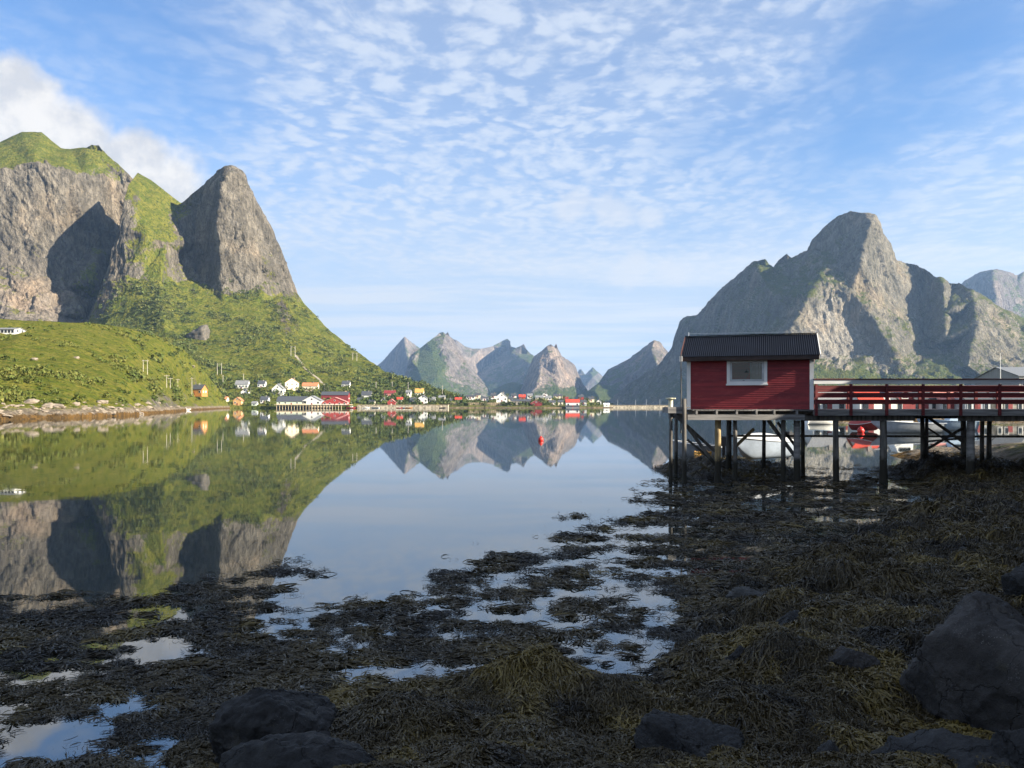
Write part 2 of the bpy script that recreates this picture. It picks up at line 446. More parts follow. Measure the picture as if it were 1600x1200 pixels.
# left cliff wall
sheet('mountain', [(-120,235,1640,.95),(-40,228,1640,.95),(0,222,1640,.95),(35,207,1650,.95),(65,207,1660,.95),(95,231,1650,.95),(110,233,1640,.95),(137,231,1620,.85),(143,225,1610,.2),(155,226,1615,.2),(165,240,1630,.5),(185,258,1620,.4),(203,275,1610,.3),(215,290,1600,.3),(240,310,1600,.3),(270,335,1600,.3)],
      [(-120,535,1180,.1),(0,530,1210,.1),(60,530,1250,.1),(130,535,1310,.1),(200,540,1360,.1),(270,540,1390,.1)],
      [(-120,262,1440,.9),(0,260,1455,.9),(50,256,1470,.9),(100,263,1495,.85),(130,270,1522,.75),(160,275,1560,.5),(190,290,1590,.3),
       (-120,270,1415,0),(0,268,1432,0),(50,266,1452,0),(100,273,1480,0),(130,282,1508,0),(160,290,1548,0),
       (-120,370,1395,0),(0,370,1410,0),(60,370,1430,0),(100,380,1455,.1),(140,390,1503,0),(180,390,1560,0),(230,390,1590,0),
       (-120,430,1350,.1,.3),(0,425,1370,.3,.3),(60,430,1390,.1,.3),(100,450,1410,0,.2),(140,470,1460,0,.2),(180,470,1500,.1),(153,402,1475,.5),(141,440,1425,.5),(122,490,1338,.4),
       (-60,480,1285,0,.8),(20,480,1310,0,.8),(80,490,1330,0,.7),(130,500,1380,.05,.6)],
      M_LEFT, amp=9, wave=70, gnoise=.5, zs=.6, seed=3, tilt=.35, slope_w=.8, fine=1.1)
# pillar, spire and the long grassy slope under them
sheet('mountain', [(120,520,1300,.9),(140,500,1300,.7),(165,435,1320,.3),(185,370,1340,.2),(195,320,1350,.3),(200,290,1400,.8),(215,270,1500,.95),(235,281,1510,1),(260,300,1500,.95),(283,317,1520,.7),(300,305,1480,.5),(320,289,1470,.4),(343,268,1450,.2),(352,263,1440,0),(362,262,1440,0),(375,267,1450,.2),(382,275,1460,.2),(385,290,1465,.1),(400,316,1475,.1),(420,353,1490,.1),(438,393,1500,.1),(452,430,1510,.1),(464,460,1520,.3),(480,480,1500,.8),(505,508,1450,.9),(550,545,1350,.95),(600,580,1200,.95),(640,596,1080,.95),(690,611,960,.95),(722,626,880,.95)],
      [(120,600,1000,.9),(200,612,930,.9),(250,636,850,.9),(275,637.9,760,.9),(360,638.2,765,.9),(440,638.3,765,.9),(550,638.2,770,.9),(640,638,800,.9),(722,637.6,860,.9)],
      [(206,302,1375,.95),(225,312,1420,1),(250,330,1425,.9),(225,345,1355,.8),(200,360,1335,.2),(230,370,1325,.72),(258,380,1345,.72),(272,350,1440,.4),(285,330,1500,.3),(280,400,1430,.2),(290,440,1400,.4),
       (185,430,1310,.2),(215,440,1295,.75),(250,450,1290,.9),
       (356,275,1420,0),(345,300,1405,0),(340,350,1385,0),(345,400,1375,0),(348,450,1365,0),
       (310,330,1470,0),(305,380,1460,0),(310,430,1430,0),(325,450,1395,.2),
       (370,330,1405,.25),(390,400,1410,.1),(415,440,1430,.35),(385,460,1385,.15),(440,462,1450,.3),(420,420,1425,.4),
       (170,500,1250,.8),(220,490,1240,.95),(300,470,1310,.9),(350,475,1330,1),(400,480,1350,.95),(460,485,1420,1),
       (260,530,1130,1),(320,530,1150,.95),(400,520,1190,.9),(450,515,1270,.3),(490,520,1330,.95),(540,560,1230,.95),
       (300,580,950,.95),(400,580,1000,.75),(430,560,1060,.95),(470,590,1000,.95),(560,600,980,.95),(640,615,920,.95),
       (280,618,860,.95),(370,618,850,.95),(460,620,850,.95),(560,625,850,.95),(680,630,850,.95)],
      M_LEFT, amp=7.5, wave=62, zs=.5, seed=11, slope_w=.9, fine=1.1)
SHEETS['slope'] = SHEETS['mountain']
# nearer green hill along the left shore
sheet('hillside', [(-150,497,360,.9),(0,499,395,.9),(60,501,420,.9),(130,504,455,.9),(200,513,500,.9),(250,527,545,.9),(285,546,590,.9),(305,566,620,.9),(325,588,660,.9),(342,608,690,.9),(354,628,715,.9),(360,637,730,.9)],
      [(-150,668,112,.4),(0,656.5,155,.4),(100,653.5,180,.4),(200,649.5,225,.4),(262,644.5,330,.4),(275,642.5,400,.5),(320,640.2,560,.6),(345,639.2,680,.7),(360,638.8,730,.8)],
      [(-80,600,210,.95),(0,600,215,.95),(100,600,235,.95),(200,612,285,.9),(0,560,280,1),(100,565,300,.95),(200,570,360,.95),(260,590,430,.95),(0,530,340,.95),(120,535,370,.95),(220,545,450,.95),
       (0,635,175,.75),(100,633,200,.7),(180,632,240,.6),(240,632,310,.5),(300,618,560,.95),(295,590,560,.95),(335,620,670,.9),(-80,640,150,.7)],
      M_NEAR, step=1.1, amp=3.4, wave=44, zs=1.0, smooth=5, seed=21, slope_w=.5, gnoise=.42, crag=0.0, back=.5)
# far massifs up the fjord
sheet('mountain', [(575,590,7600,.4),(590,572,7500,.3),(602,560,7300,.3),(616,545,7000,.3),(632,527,6800,.2),(640,533,6950,.3),(650,541,7100,.4),(668,552,7200,.4),(690,565,7200,.4)],
      [(575,612,6900,.3),(640,612,6100,.3),(690,612,6300,.4)], [(634,545,6650,.3),(640,570,6400,.3),(648,590,6200,.3)],
      M_FAR, step=0.9, amp=12, wave=176, smooth=0, seed=31, back=4)
sheet('mountain', [(680,540,7000),(690,530,6950,.1),(702,527,6900,.1),(712,532,6800,.1),(725,541,6900,.1),(737,545,7000,.1),(752,545,7000,.1),(770,541,7300,.2),(785,533,7450,.2),(793,530,7450,.2),(797,533,7300,.2),(799,541,6700,.3),(806,543,6700,.3),(814,540,6700,.1),(818,537,6700,.1),(823,546,6750,.4),(832,555,6800,.4),(850,572,6800,.3)],
      [(680,630,5400,.5),(750,630,5400,.5),(850,630,5400,.5)],
      [(718,566,6500,0,.5),(735,560,6700,0,.7),(748,584,6900,0,.8),(760,572,7100,0,.8),(778,558,7350,.05,.7),(795,546,7300,.2),(804,552,6800,.2),(835,575,5900,.2),(790,600,5950,.3),(744,594,6800,.3),(840,600,5600,.3)],
      M_FAR, step=0.9, amp=10, wave=176, smooth=0, seed=32, back=4)
sheet('mountain', [(628,600,4700,.4),(636,575,4750,.2),(641,557,4800,.1),(645,545,4850,.2),(656,546,4900,.5),(667,536,4900,.6),(677,529,4950,.4),(686,520,5000,.1),(692,518,5000,.1),(696,522,5050,.1),(699,518,5050,.1),(702,526,5100,.1),(708,531,5150,.1),(716,546,5150,.1),(726,562,5100,.1),(737,577,5000,.1),(751,593,4900,.2),(765,611,4800,.4),(776,630,4700,.6)],
      [(628,638,4300,.6),(700,638,4100,.6),(776,638,4200,.6)],
      [(644,565,4620,.1),(652,575,4620,.8),(676,550,4780,.8),(684,590,4450,.95),(665,610,4350,.95),(690,545,4800,.1),(702,560,4750,.1),(706,590,4600,.1,.2),(728,600,4640,.1,.3),(705,620,4350,.7),(745,618,4500,.3)],
      M_FAR, step=0.9, amp=10, wave=138, smooth=0, seed=33, back=3)
sheet('mountain', [(752,628,4900,.9),(762,616,4900,.9),(772,608,4900,.9),(786,601,4900,.9),(800,597,4900,.9),(815,600,4900,.9),(830,606,4900,.9),(846,618,4900,.9)],
      [(752,638,4600,.9),(846,638,4600,.9)], [(800,615,4700,.8)], M_FAR, step=0.9, amp=8, wave=138, smooth=0, seed=34, back=1)
sheet('mountain', [(890,610,9600,.3),(898,592,9500,.3),(905,577,9500,.3),(909,576,9450,.3),(915,586,9500,.3),(920,580,9400,.3),(926,573,9300,.3),(935,582,9400,.3),(946,594,9500,.3),(965,612,9500,.3)],
      [(890,636,8800,.4),(965,636,8800,.4)], [(926,590,9000,.3)], M_FAR, step=0.9, amp=14, wave=176, smooth=0, seed=35, back=4)
sheet('mountain', [(810,620,4800,.3),(816,606,4800,.1),(822,590,4800,.1),(829,571,4800,0),(835,556,4800,0),(846,549,4800,0),(855,541,4800,0),(860,537,4800,0),(865,542,4820,0),(869,536,4800,0),(872,546,4850,0),(878,557,4880,0),(889,563,4980,0),(898,571,5050,0),(904,584,5100,0),(911,601,5060,.1),(920,613,5000,.5),(935,622,4950,.8)],
      [(810,640,4150,.7),(870,640,4000,.9),(935,640,4150,.9)],
      [(845,572,4620,0,.9),(860,560,4660,0,.9),(868,565,4600,0,.7),(874,590,4560,0,.4),(888,590,4740,0,1),(838,605,4420,0,.7),(872,607,4450,.3,.5),(897,605,4650,.1,1),(860,622,4250,.85),(900,620,4400,.9)],
      M_FAR, step=0.9, amp=8, wave=96, smooth=0, zs=.3, seed=36, back=3)
sheet('mountain', [(900,632,4200,.8),(918,612,4350,.7),(935,599,4500,.3),(944,586,4900,.2),(950,578,5300,.2),(960,573,5250,.2),(975,566,5150,.2),(990,555,5000,.2),(1004,545,4900,.2),(1015,536,4800,.1),(1022,532,4750,.1),(1031,534,4800,.1),(1038,545,4900,.1),(1052,560,4950,.1),(1085,585,5000,.1)],
      [(900,640,4000,.9),(985,640,3950,.9),(1085,640,3900,.7)],
      [(1018,548,4500,.1),(1000,565,4550,.2),(980,590,4500,.3),(1030,580,4150,.2),(950,597,4620,.2),(930,612,4250,.8),(960,610,4380,.6),(985,612,4450,.5),(975,628,4150,.9),(940,628,4100,.95)],
      M_FAR, step=0.9, amp=9, wave=138, smooth=0, seed=37, back=3)
sheet('mountain', [(1480,470,5300,.1),(1510,440,5200,.1),(1530,428,5000,.1),(1552,421,4850,.1),(1562,423,4900,.1),(1575,426,4950,.1),(1590,432,5000,.2),(1600,427,5000,.2),(1625,418,5000,.2),(1680,440,5000,.2)],
      [(1480,560,4600,.2),(1680,560,4600,.2)], [(1552,445,4500,.2),(1556,470,4450,.3),(1585,455,4750,.6),(1600,470,4800,.6),(1540,500,4350,.2)],
      M_FAR, step=1.3, amp=22, wave=230, smooth=0, seed=38, back=3)
# big mountain on the right
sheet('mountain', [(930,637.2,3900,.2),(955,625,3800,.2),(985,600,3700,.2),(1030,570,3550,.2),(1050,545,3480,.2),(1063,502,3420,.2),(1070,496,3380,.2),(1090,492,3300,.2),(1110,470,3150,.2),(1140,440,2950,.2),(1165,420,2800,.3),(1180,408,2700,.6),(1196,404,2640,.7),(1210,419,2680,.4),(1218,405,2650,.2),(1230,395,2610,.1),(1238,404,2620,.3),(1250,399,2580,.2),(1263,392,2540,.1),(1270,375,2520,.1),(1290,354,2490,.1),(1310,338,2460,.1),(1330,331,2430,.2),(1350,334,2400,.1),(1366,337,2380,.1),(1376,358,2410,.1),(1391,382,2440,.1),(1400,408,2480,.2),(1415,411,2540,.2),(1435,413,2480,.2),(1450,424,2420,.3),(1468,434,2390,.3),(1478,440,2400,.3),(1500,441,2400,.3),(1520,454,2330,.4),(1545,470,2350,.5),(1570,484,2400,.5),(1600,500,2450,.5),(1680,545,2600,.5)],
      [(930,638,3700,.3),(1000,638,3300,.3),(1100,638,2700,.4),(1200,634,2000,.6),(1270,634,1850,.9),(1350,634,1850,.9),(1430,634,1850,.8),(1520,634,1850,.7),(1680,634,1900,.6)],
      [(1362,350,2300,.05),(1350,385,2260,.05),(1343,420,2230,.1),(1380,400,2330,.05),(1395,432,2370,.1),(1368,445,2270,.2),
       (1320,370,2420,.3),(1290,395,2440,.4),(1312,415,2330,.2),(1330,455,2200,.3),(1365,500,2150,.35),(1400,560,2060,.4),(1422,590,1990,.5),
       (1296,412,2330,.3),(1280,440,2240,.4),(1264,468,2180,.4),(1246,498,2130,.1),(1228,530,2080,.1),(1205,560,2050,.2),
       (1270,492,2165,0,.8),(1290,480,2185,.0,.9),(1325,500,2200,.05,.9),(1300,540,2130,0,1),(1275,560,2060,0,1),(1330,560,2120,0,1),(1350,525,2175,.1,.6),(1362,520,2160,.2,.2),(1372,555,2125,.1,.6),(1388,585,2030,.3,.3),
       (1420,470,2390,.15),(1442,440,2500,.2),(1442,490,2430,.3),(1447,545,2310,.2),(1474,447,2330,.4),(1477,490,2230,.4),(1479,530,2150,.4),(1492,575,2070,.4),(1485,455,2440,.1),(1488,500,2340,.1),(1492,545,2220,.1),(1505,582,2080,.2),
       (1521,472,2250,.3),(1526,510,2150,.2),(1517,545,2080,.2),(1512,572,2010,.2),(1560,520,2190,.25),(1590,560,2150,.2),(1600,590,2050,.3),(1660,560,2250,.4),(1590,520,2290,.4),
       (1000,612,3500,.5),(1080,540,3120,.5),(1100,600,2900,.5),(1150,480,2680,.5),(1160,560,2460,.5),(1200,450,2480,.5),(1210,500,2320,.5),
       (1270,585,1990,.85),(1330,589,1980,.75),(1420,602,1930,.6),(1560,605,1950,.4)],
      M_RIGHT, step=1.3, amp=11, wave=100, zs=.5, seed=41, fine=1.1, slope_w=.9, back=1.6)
# low village land along the far shore
sheet('village_ground', [(690,630,900,.8),(720,626,900,.7),(760,625,930,.7),(800,624.5,960,.8),(850,624,980,.8),(900,625,980,.8),(940,629,960,.8),(958,634,930,.7)],
      [(690,638,800,.4),(760,637.8,810,.3),(850,637.9,800,.3),(900,637.7,820,.4),(958,637.4,850,.4)], [(760,631,860,.6),(850,631,870,.6),(900,631,870,.6)],
      M_LOW, step=1.0, amp=1.2, wave=22, zs=1.0, smooth=3, seed=51, back=.4, rows=14)

# ------------------------------------------------------------------ water
def water():
    m = bpy.data.materials.new('calm_water'); m.use_nodes = True; k = NT(m.node_tree); m.node_tree.nodes.clear()
    p = k.pos()
    bn = k.new('ShaderNodeBump'); bn.inputs['Strength'].default_value = .4; bn.inputs['Distance'].default_value = .004
    k.put(bn.inputs['Height'], k.m('ADD', k.noise(k.mapv(p, (.5, 1.2, 1)), .55, 3, .5), k.m('MULTIPLY', k.noise(p, 3.0, 2, .5), .12)))
    k.put(bn.inputs['Strength'], k.ss(k.noise(k.mapv(p, (.02, .006, 1)), 1.0, 3, .5), .42, .62, .15, .9))
    df = k.new('ShaderNodeBsdfDiffuse'); k.put(df.inputs[0], (.018, .021, .016))
    gl = k.new('ShaderNodeBsdfGlossy'); gl.inputs['Roughness'].default_value = .02; k.put(gl.inputs[0], (.93, .95, .97)); k.l.new(bn.outputs[0], gl.inputs['Normal'])
    fr = k.new('ShaderNodeFresnel'); fr.inputs[0].default_value = 3.0
    mx = k.new('ShaderNodeMixShader'); k.l.new(fr.outputs[0], mx.inputs[0]); k.l.new(df.outputs[0], mx.inputs[1]); k.l.new(gl.outputs[0], mx.inputs[2])
    k.l.new(mx.outputs[0], k.new('ShaderNodeOutputMaterial').inputs[0])
    v = [(-14000, -1500, 0), (14000, -1500, 0), (14000, 14000, 0), (-14000, 14000, 0)]
    o = link_mesh('water', np_mesh('water', v, [(0, 1, 2, 3)]), m); o['kind'] = 'structure'
water()

# ------------------------------------------------------------------ haze
def haze():
    m = bpy.data.materials.new('haze_air'); m.use_nodes = True; k = NT(m.node_tree); m.node_tree.nodes.clear()
    pv = k.new('ShaderNodeVolumePrincipled'); k.put(pv.inputs['Color'], (.38, .60, .95)); pv.inputs['Density'].default_value = HAZE; pv.inputs['Anisotropy'].default_value = .2
    k.l.new(pv.outputs[0], k.new('ShaderNodeOutputMaterial').inputs['Volume'])
    b = MB().box(-15000, 15000, -2000, 15000, -9, 1010)
    o = b.build('haze', m); o['kind'] = 'stuff'
HAZE = 4.7e-5
haze()

# ------------------------------------------------------------------ paints
WHITE = mat('white_paint', (.78, .76, .70), .55, var=.08)
CREAM = mat('cream_paint', (.74, .66, .47), .55, var=.08)
PALEG = mat('pale_green_paint', (.55, .62, .50), .55, var=.1)
ORANGE = mat('orange_paint', (.48, .21, .06), .6, var=.15)
OCHRE = mat('ochre_paint', (.58, .34, .13), .6, var=.15)
RED = mat('red_paint', (.38, .05, .04), .6, var=.15)
DRED = mat('dark_red_paint', (.23, .03, .03), .6, var=.2)
PINK = mat('faded_red_paint', (.55, .22, .18), .6, var=.15)
SLATE = mat('dark_slate_roof', (.07, .075, .085), .6, var=.2)
GREYR = mat('grey_roof', (.22, .22, .22), .6, var=.2)
TERRA = mat('orange_tile_roof', (.52, .20, .09), .7, var=.2)
YELR = mat('yellow_orange_roof', (.60, .33, .08), .7, var=.2)
REDR = mat('red_roof', (.55, .06, .03), .6, var=.15)
STONE = mat('grey_stone', (.33, .30, .26), .9, var=.4, scale=.8)
PALEST = mat('pale_quay_stone', (.50, .43, .31), .9, var=.4, scale=.5)
PLANK = mat('pale_timber', (.58, .46, .29), .8, var=.35, scale=1.5, stretch=(1, 1, .3))
OLDWOOD = mat('grey_old_timber', (.20, .175, .15), .85, var=.4, scale=4, bump=.4, bscale=30, stretch=(1, 1, .25))
DARKWIN = mat('dark_window_glass', (.02, .025, .03), .08, var=.2, spec=.7)
METAL = mat('galvanised_metal', (.55, .56, .57), .4, .6, var=.15)
BLACK = mat('black_rubber', (.015, .015, .017), .5, var=.3)

def house(name, label, cat, base, w, hw, hr, dp, yaw=0.0, gable=False, wall=WHITE, roof=SLATE, win=3, rows=1, door=True, chimney=True, trim=None, group=None, band=None, over=.4):
    """w wide front, hw wall height, hr roof rise, dp deep; gable: gable end turned to the front"""
    t_ = empty(name, base, yaw); tag(t_, label, cat, group)
    b = MB(); x, y = w/2, dp
    b.box(-x, x, 0, y, -1.2, hw)
    if gable:
        b.add([(-x, 0, hw), (x, 0, hw), (0, 0, hw+hr), (-x, y, hw), (x, y, hw), (0, y, hw+hr)], [(0, 1, 2), (5, 4, 3), (0, 2, 5, 3), (1, 4, 5, 2)])
    else:
        b.add([(-x, 0, hw), (-x, y, hw), (-x, y/2, hw+hr), (x, 0, hw), (x, y, hw), (x, y/2, hw+hr)], [(0, 2, 1), (3, 4, 5), (0, 3, 5, 2), (1, 2, 5, 4)])
    b.build('wall', wall, t_)
    r = MB(); th = .22; e = over
    if gable:
        sl = hr/x
        for s in (-1, 1):
            xa, za = s*(x+e), hw-e*sl
            q = [(0, -e, hw+hr), (xa, -e, za), (xa, y+e, za), (0, y+e, hw+hr)]
            q2 = [(a, b_, c+th) for a, b_, c in q]
            r.add(q+q2, [(3, 2, 1, 0), (4, 5, 6, 7), (0, 1, 5, 4), (1, 2, 6, 5), (2, 3, 7, 6), (3, 0, 4, 7)])
    else:
        sl = hr/(y/2)
        for s in (0, 1):
            ya = -e if s == 0 else y+e; za = hw-e*sl
            q = [(-x-e, y/2, hw+hr), (-x-e, ya, za), (x+e, ya, za), (x+e, y/2, hw+hr)]
            q2 = [(a, b_, c+th) for a, b_, c in q]
            r.add(q+q2, [(3, 2, 1, 0), (4, 5, 6, 7), (0, 1, 5, 4), (1, 2, 6, 5), (2, 3, 7, 6), (3, 0, 4, 7)])
    ro = r.build('roof', roof, t_)
    if chimney:
        cx_ = x*.35; zb = hw+hr*(.35 if gable else .8); yb_ = y*.45
        MB().box(cx_-.4, cx_+.4, yb_-.4, yb_+.4, zb, hw+hr+.9).build('chimney', STONE, ro)
    ww = min(1.3, w/(win*2+1)) if win else 0
    for rr in range(rows):
        for i in range(win):
            cx_ = -x+w*(i+.5)/win; hh = min(1.4, hw/rows*.5); zc = hw/rows*(rr+.55)
            if door and rr == 0 and i == win//2 and win > 1: continue
            f = MB().box(cx_-ww/2-.15, cx_+ww/2+.15, -.10, .0, zc-hh/2-.15, zc+hh/2+.15).build('window', WHITE if wall is not WHITE else SLATE, t_)
            MB().box(cx_-ww/2, cx_+ww/2, -.14, -.05, zc-hh/2, zc+hh/2).build('pane', DARKWIN, f)
    if gable and hr > 2.2:
        f = MB().box(-.75, .75, -.10, .0, hw+hr*.2, hw+hr*.2+1.3).build('window', WHITE if wall is not WHITE else SLATE, t_)
        MB().box(-.55, .55, -.14, -.05, hw+hr*.2+.15, hw+hr*.2+1.15).build('pane', DARKWIN, f)
    # two side windows so that the building holds up from an angle
    for yy in (dp*.3, dp*.7):
        f = MB().box(x, x+.1, yy-.6, yy+.6, hw*.4, hw*.4+1.3).build('window', WHITE if wall is not WHITE else SLATE, t_)
    if door:
        MB().box(-.55, .55, -.12, 0, 0, min(2.1, hw*.75)).build('door', trim or DRED, t_)
    if band:
        MB().box(-x-.02, x+.02, -.06, 0, -.4, hw*.42).build('lower_wall', band, t_)
    return t_

def h_on(sheet_name, px, py, w, hw, hr, dp, name, label, cat='house', **kw):
    """sizes in photo pixels at the place where the slope is met"""
    base, _ = on_sheet(sheet_name, px, py)
    s = base.y/F
    return house(name, label, cat, base, w*s, hw*s, hr*s, dp, **kw)

SLOPE, NEARHILL, LOWL = 'slope', 'hillside', 'village_ground'
VG = 'houses of the fjord village'
h_on(NEARHILL, 6, 522, 32, 7, 3, 8, 'white_house', 'long low white house on the green ridge at the left edge', win=6, roof=GREYR, group=VG, door=False, chimney=False)
h_on(NEARHILL, 303, 617, 26, 9, 7, 8, 'orange_house', 'orange timber house with dark roof above the left shore', wall=ORANGE, roof=SLATE, win=4, yaw=-.15, group=VG)
h_on(SLOPE, 377, 607, 20, 7, 6, 8, 'white_house', 'white house with grey roof, upper one of the pair right of the orange house', roof=GREYR, win=4, group=VG)
h_on(SLOPE, 382, 619, 11, 8, 4, 7, 'white_house', 'small white gabled house between white house and orange boathouse', gable=True, win=2, roof=SLATE, group=VG)
h_on(SLOPE, 370, 632.5, 12.5, 7.5, 5, 8, 'boathouse', 'orange boathouse with gable to the water on left village shore', 'boathouse', gable=True, wall=OCHRE, roof=TERRA, win=2, chimney=False)
h_on(SLOPE, 397, 633, 8, 4, 3, 5, 'shed', 'little pale green shed at the waterline beside orange boathouse', 'shed', wall=PALEG, roof=GREYR, win=1, door=False, chimney=False)
h_on(SLOPE, 434, 616.5, 18, 9, 8, 8, 'white_house', 'white gabled house just above the long slate roofed wharf building', gable=True, win=3, rows=1, roof=GREYR, group=VG)
h_on(SLOPE, 456, 609, 21, 11, 7, 9, 'cream_house', 'tall cream house with orange roof above the wharf', wall=CREAM, roof=TERRA, gable=True, win=3, rows=2, yaw=.35, group=VG)
h_on(SLOPE, 484, 611, 24, 8, 5, 8, 'cream_house', 'low wide cream house with orange roof above white wharf hall', wall=CREAM, roof=TERRA, win=5, group=VG)
h_on(SLOPE, 523, 628, 42, 11, 5, 9, 'warehouse', 'long dark red warehouse with slate roof behind red gabled hall', 'warehouse', wall=DRED, roof=SLATE, win=0, door=False, chimney=False)
h_on(SLOPE, 572, 624, 15, 7, 6, 8, 'white_house', 'white house with slate roof and dormer behind moored white boats', roof=SLATE, win=3, group=VG)
h_on(SLOPE, 589, 624, 8, 4, 4, 6, 'shed', 'small white gabled shed right of the white house with slate roof', 'shed', gable=True, win=1, door=False, chimney=False)
h_on(SLOPE, 608, 622, 17, 8, 4, 8, 'red_house', 'faded red house with white lower floor behind red boathouse', wall=PINK, roof=DRED, win=3, band=WHITE, group=VG)
h_on(SLOPE, 611, 634, 13, 5.5, 5, 8, 'boathouse', 'bright red boathouse with big door under the faded red house', 'boathouse', gable=True, wall=RED, roof=PINK, win=0, chimney=False, trim=WHITE)
h_on(SLOPE, 638, 621.5, 8, 9, 3, 7, 'white_house', 'narrow pale house among trees left of the white house with orange roof', roof=GREYR, win=2, rows=2, group=VG)
h_on(SLOPE, 655, 620, 13, 7, 6, 8, 'white_house', 'white house with yellow orange roof on the right village slope', roof=YELR, win=3, group=VG)
h_on(SLOPE, 660, 631, 14, 9, 4.5, 8, 'white_house', 'big white gabled house below the yellow orange roof', gable=True, win=3, roof=GREYR, group=VG)
h_on(SLOPE, 690, 626, 10, 5, 3, 7, 'cream_house', 'little cream house where the wooded slope ends', wall=CREAM, roof=GREYR, win=2, group=VG)

def z0(px, py, D): return Vector(((px-CX)/F*D, D, CH+(HY-py)/F*D))
def h_at(px, py, D, w, hw, hr, dp, name, label, cat='house', **kw):
    s = D/F
    return house(name, label, cat, z0(px, py, D), w*s, hw*s, hr*s, dp, **kw)
h_at(735, 623, 880, 13, 3.5, 2.5, 8, 'white_house', 'low white house behind left end of the pale timber quay', win=3, group=VG)
h_at(757, 626, 870, 12, 4, 2, 8, 'white_house', 'flat white house behind the middle of the timber quay', win=3, roof=SLATE, group=VG)
h_at(784, 628, 860, 17, 8, 7, 10, 'white_house', 'tall white gabled house in the middle of the far village', gable=True, win=3, roof=WHITE, group=VG)
h_at(798, 627, 880, 7, 4, 3, 6, 'shed', 'small cream shed right of the tall white gabled house', 'shed', wall=CREAM, win=1, door=False, chimney=False)
h_at(816, 624, 930, 10, 4, 3.5, 7, 'red_house', 'small bright red house on the rise behind the grey shed', wall=RED, roof=REDR, win=2, group=VG)
h_at(814, 632, 845, 30, 5.5, 2.5, 9, 'warehouse', 'long grey warehouse with slate roof on the far shore', 'warehouse', wall=STONE, roof=SLATE, win=0, door=False, chimney=False)
h_at(838, 634, 830, 18, 4, 4.5, 9, 'boathouse', 'dark red boathouse joined to the long grey warehouse', 'boathouse', gable=True, wall=DRED, roof=PINK, win=2, chimney=False)
h_at(843, 624, 930, 12, 3, 3, 8, 'cream_house', 'pale cream house behind the dark red boathouse', wall=CREAM, roof=GREYR, win=3, group=VG)
h_at(857, 627.5, 900, 9, 6, 3, 8, 'white_house', 'white house on the rise right of dark red boathouse', win=2, rows=2, roof=GREYR, group=VG)
h_at(872, 621, 960, 14, 2.5, 2.5, 8, 'cream_house', 'low cream house with slate roof highest in far village', wall=CREAM, roof=SLATE, win=4, group=VG)
h_at(852, 619, 965, 8, 3, 3, 8, 'white_house', 'pale house with steep grey roof at top of the far village', gable=True, roof=GREYR, win=2, group=VG)
h_at(895, 636.5, 815, 21, 8, 4.5, 9, 'boathouse', 'white boathouse with bright red roof standing over the water', 'boathouse', wall=WHITE, roof=REDR, win=3, chimney=False, band=SLATE)
h_at(884, 626, 920, 8, 3, 3, 7, 'red_house', 'tiny dull red house behind the red roofed boathouse', wall=PINK, roof=DRED, win=2, group=VG)
h_at(936, 631, 900, 7, 4, 3, 7, 'white_house', 'small white gabled house at right end of the far village', gable=True, win=1, group=VG)
h_at(948, 634, 860, 9, 2, 2, 6, 'shed', 'low white shed where the breakwater begins', 'shed', roof=WHITE, win=1, door=False, chimney=False)

for args in (('slope', 563, 629, 9, 4, 3.5, 6, 'shed', 'low white boat shed at the left end of the stone quay', 'shed', dict(win=1, door=False, chimney=False)),
             ('slope', 580, 631, 9, 4, 3, 6, 'shed', 'small cream boat shed on the quay below the white house with dormer', 'shed', dict(wall=CREAM, win=1, door=False, chimney=False)),
             ('slope', 599, 630, 7, 5, 4, 6, 'white_house', 'tiny white gabled cottage left of bright red boathouse', 'house', dict(gable=True, win=1)),
             ('slope', 624, 629, 9, 5, 3.5, 6, 'white_house', 'little white cottage right of the bright red boathouse', 'house', dict(win=2, roof=REDR)),
             ('slope', 645, 630, 9, 5, 4, 6, 'white_house', 'white cottage with slate roof left of the big white gabled house', 'house', dict(win=2)),
             ('slope', 674, 629, 9, 5, 3.5, 6, 'white_house', 'white cottage right of the big white gabled house', 'house', dict(win=2, roof=GREYR)),
             ('slope', 701, 630, 8, 4, 3, 6, 'red_house', 'small red cottage at the foot of the wooded slope', 'house', dict(wall=RED, win=2)),
             ('slope', 413, 630, 12, 6, 5, 7, 'white_house', 'white house left of the timber wharf, near the waterline', 'house', dict(win=3)),
             ('slope', 349, 628, 11, 5, 4, 7, 'cream_house', 'cream cottage left of the orange boathouse', 'house', dict(wall=CREAM, win=2, roof=TERRA)),
             ('slope', 540, 606, 12, 6, 5, 8, 'white_house', 'white house on the slope above the ochre tank', 'house', dict(win=3)),
             ('slope', 409, 606, 11, 6, 5, 8, 'white_house', 'white house on the slope between two white houses and the cream house', 'house', dict(win=3, roof=SLATE))):
    h_on(*args[:-1], group=VG, **args[-1])
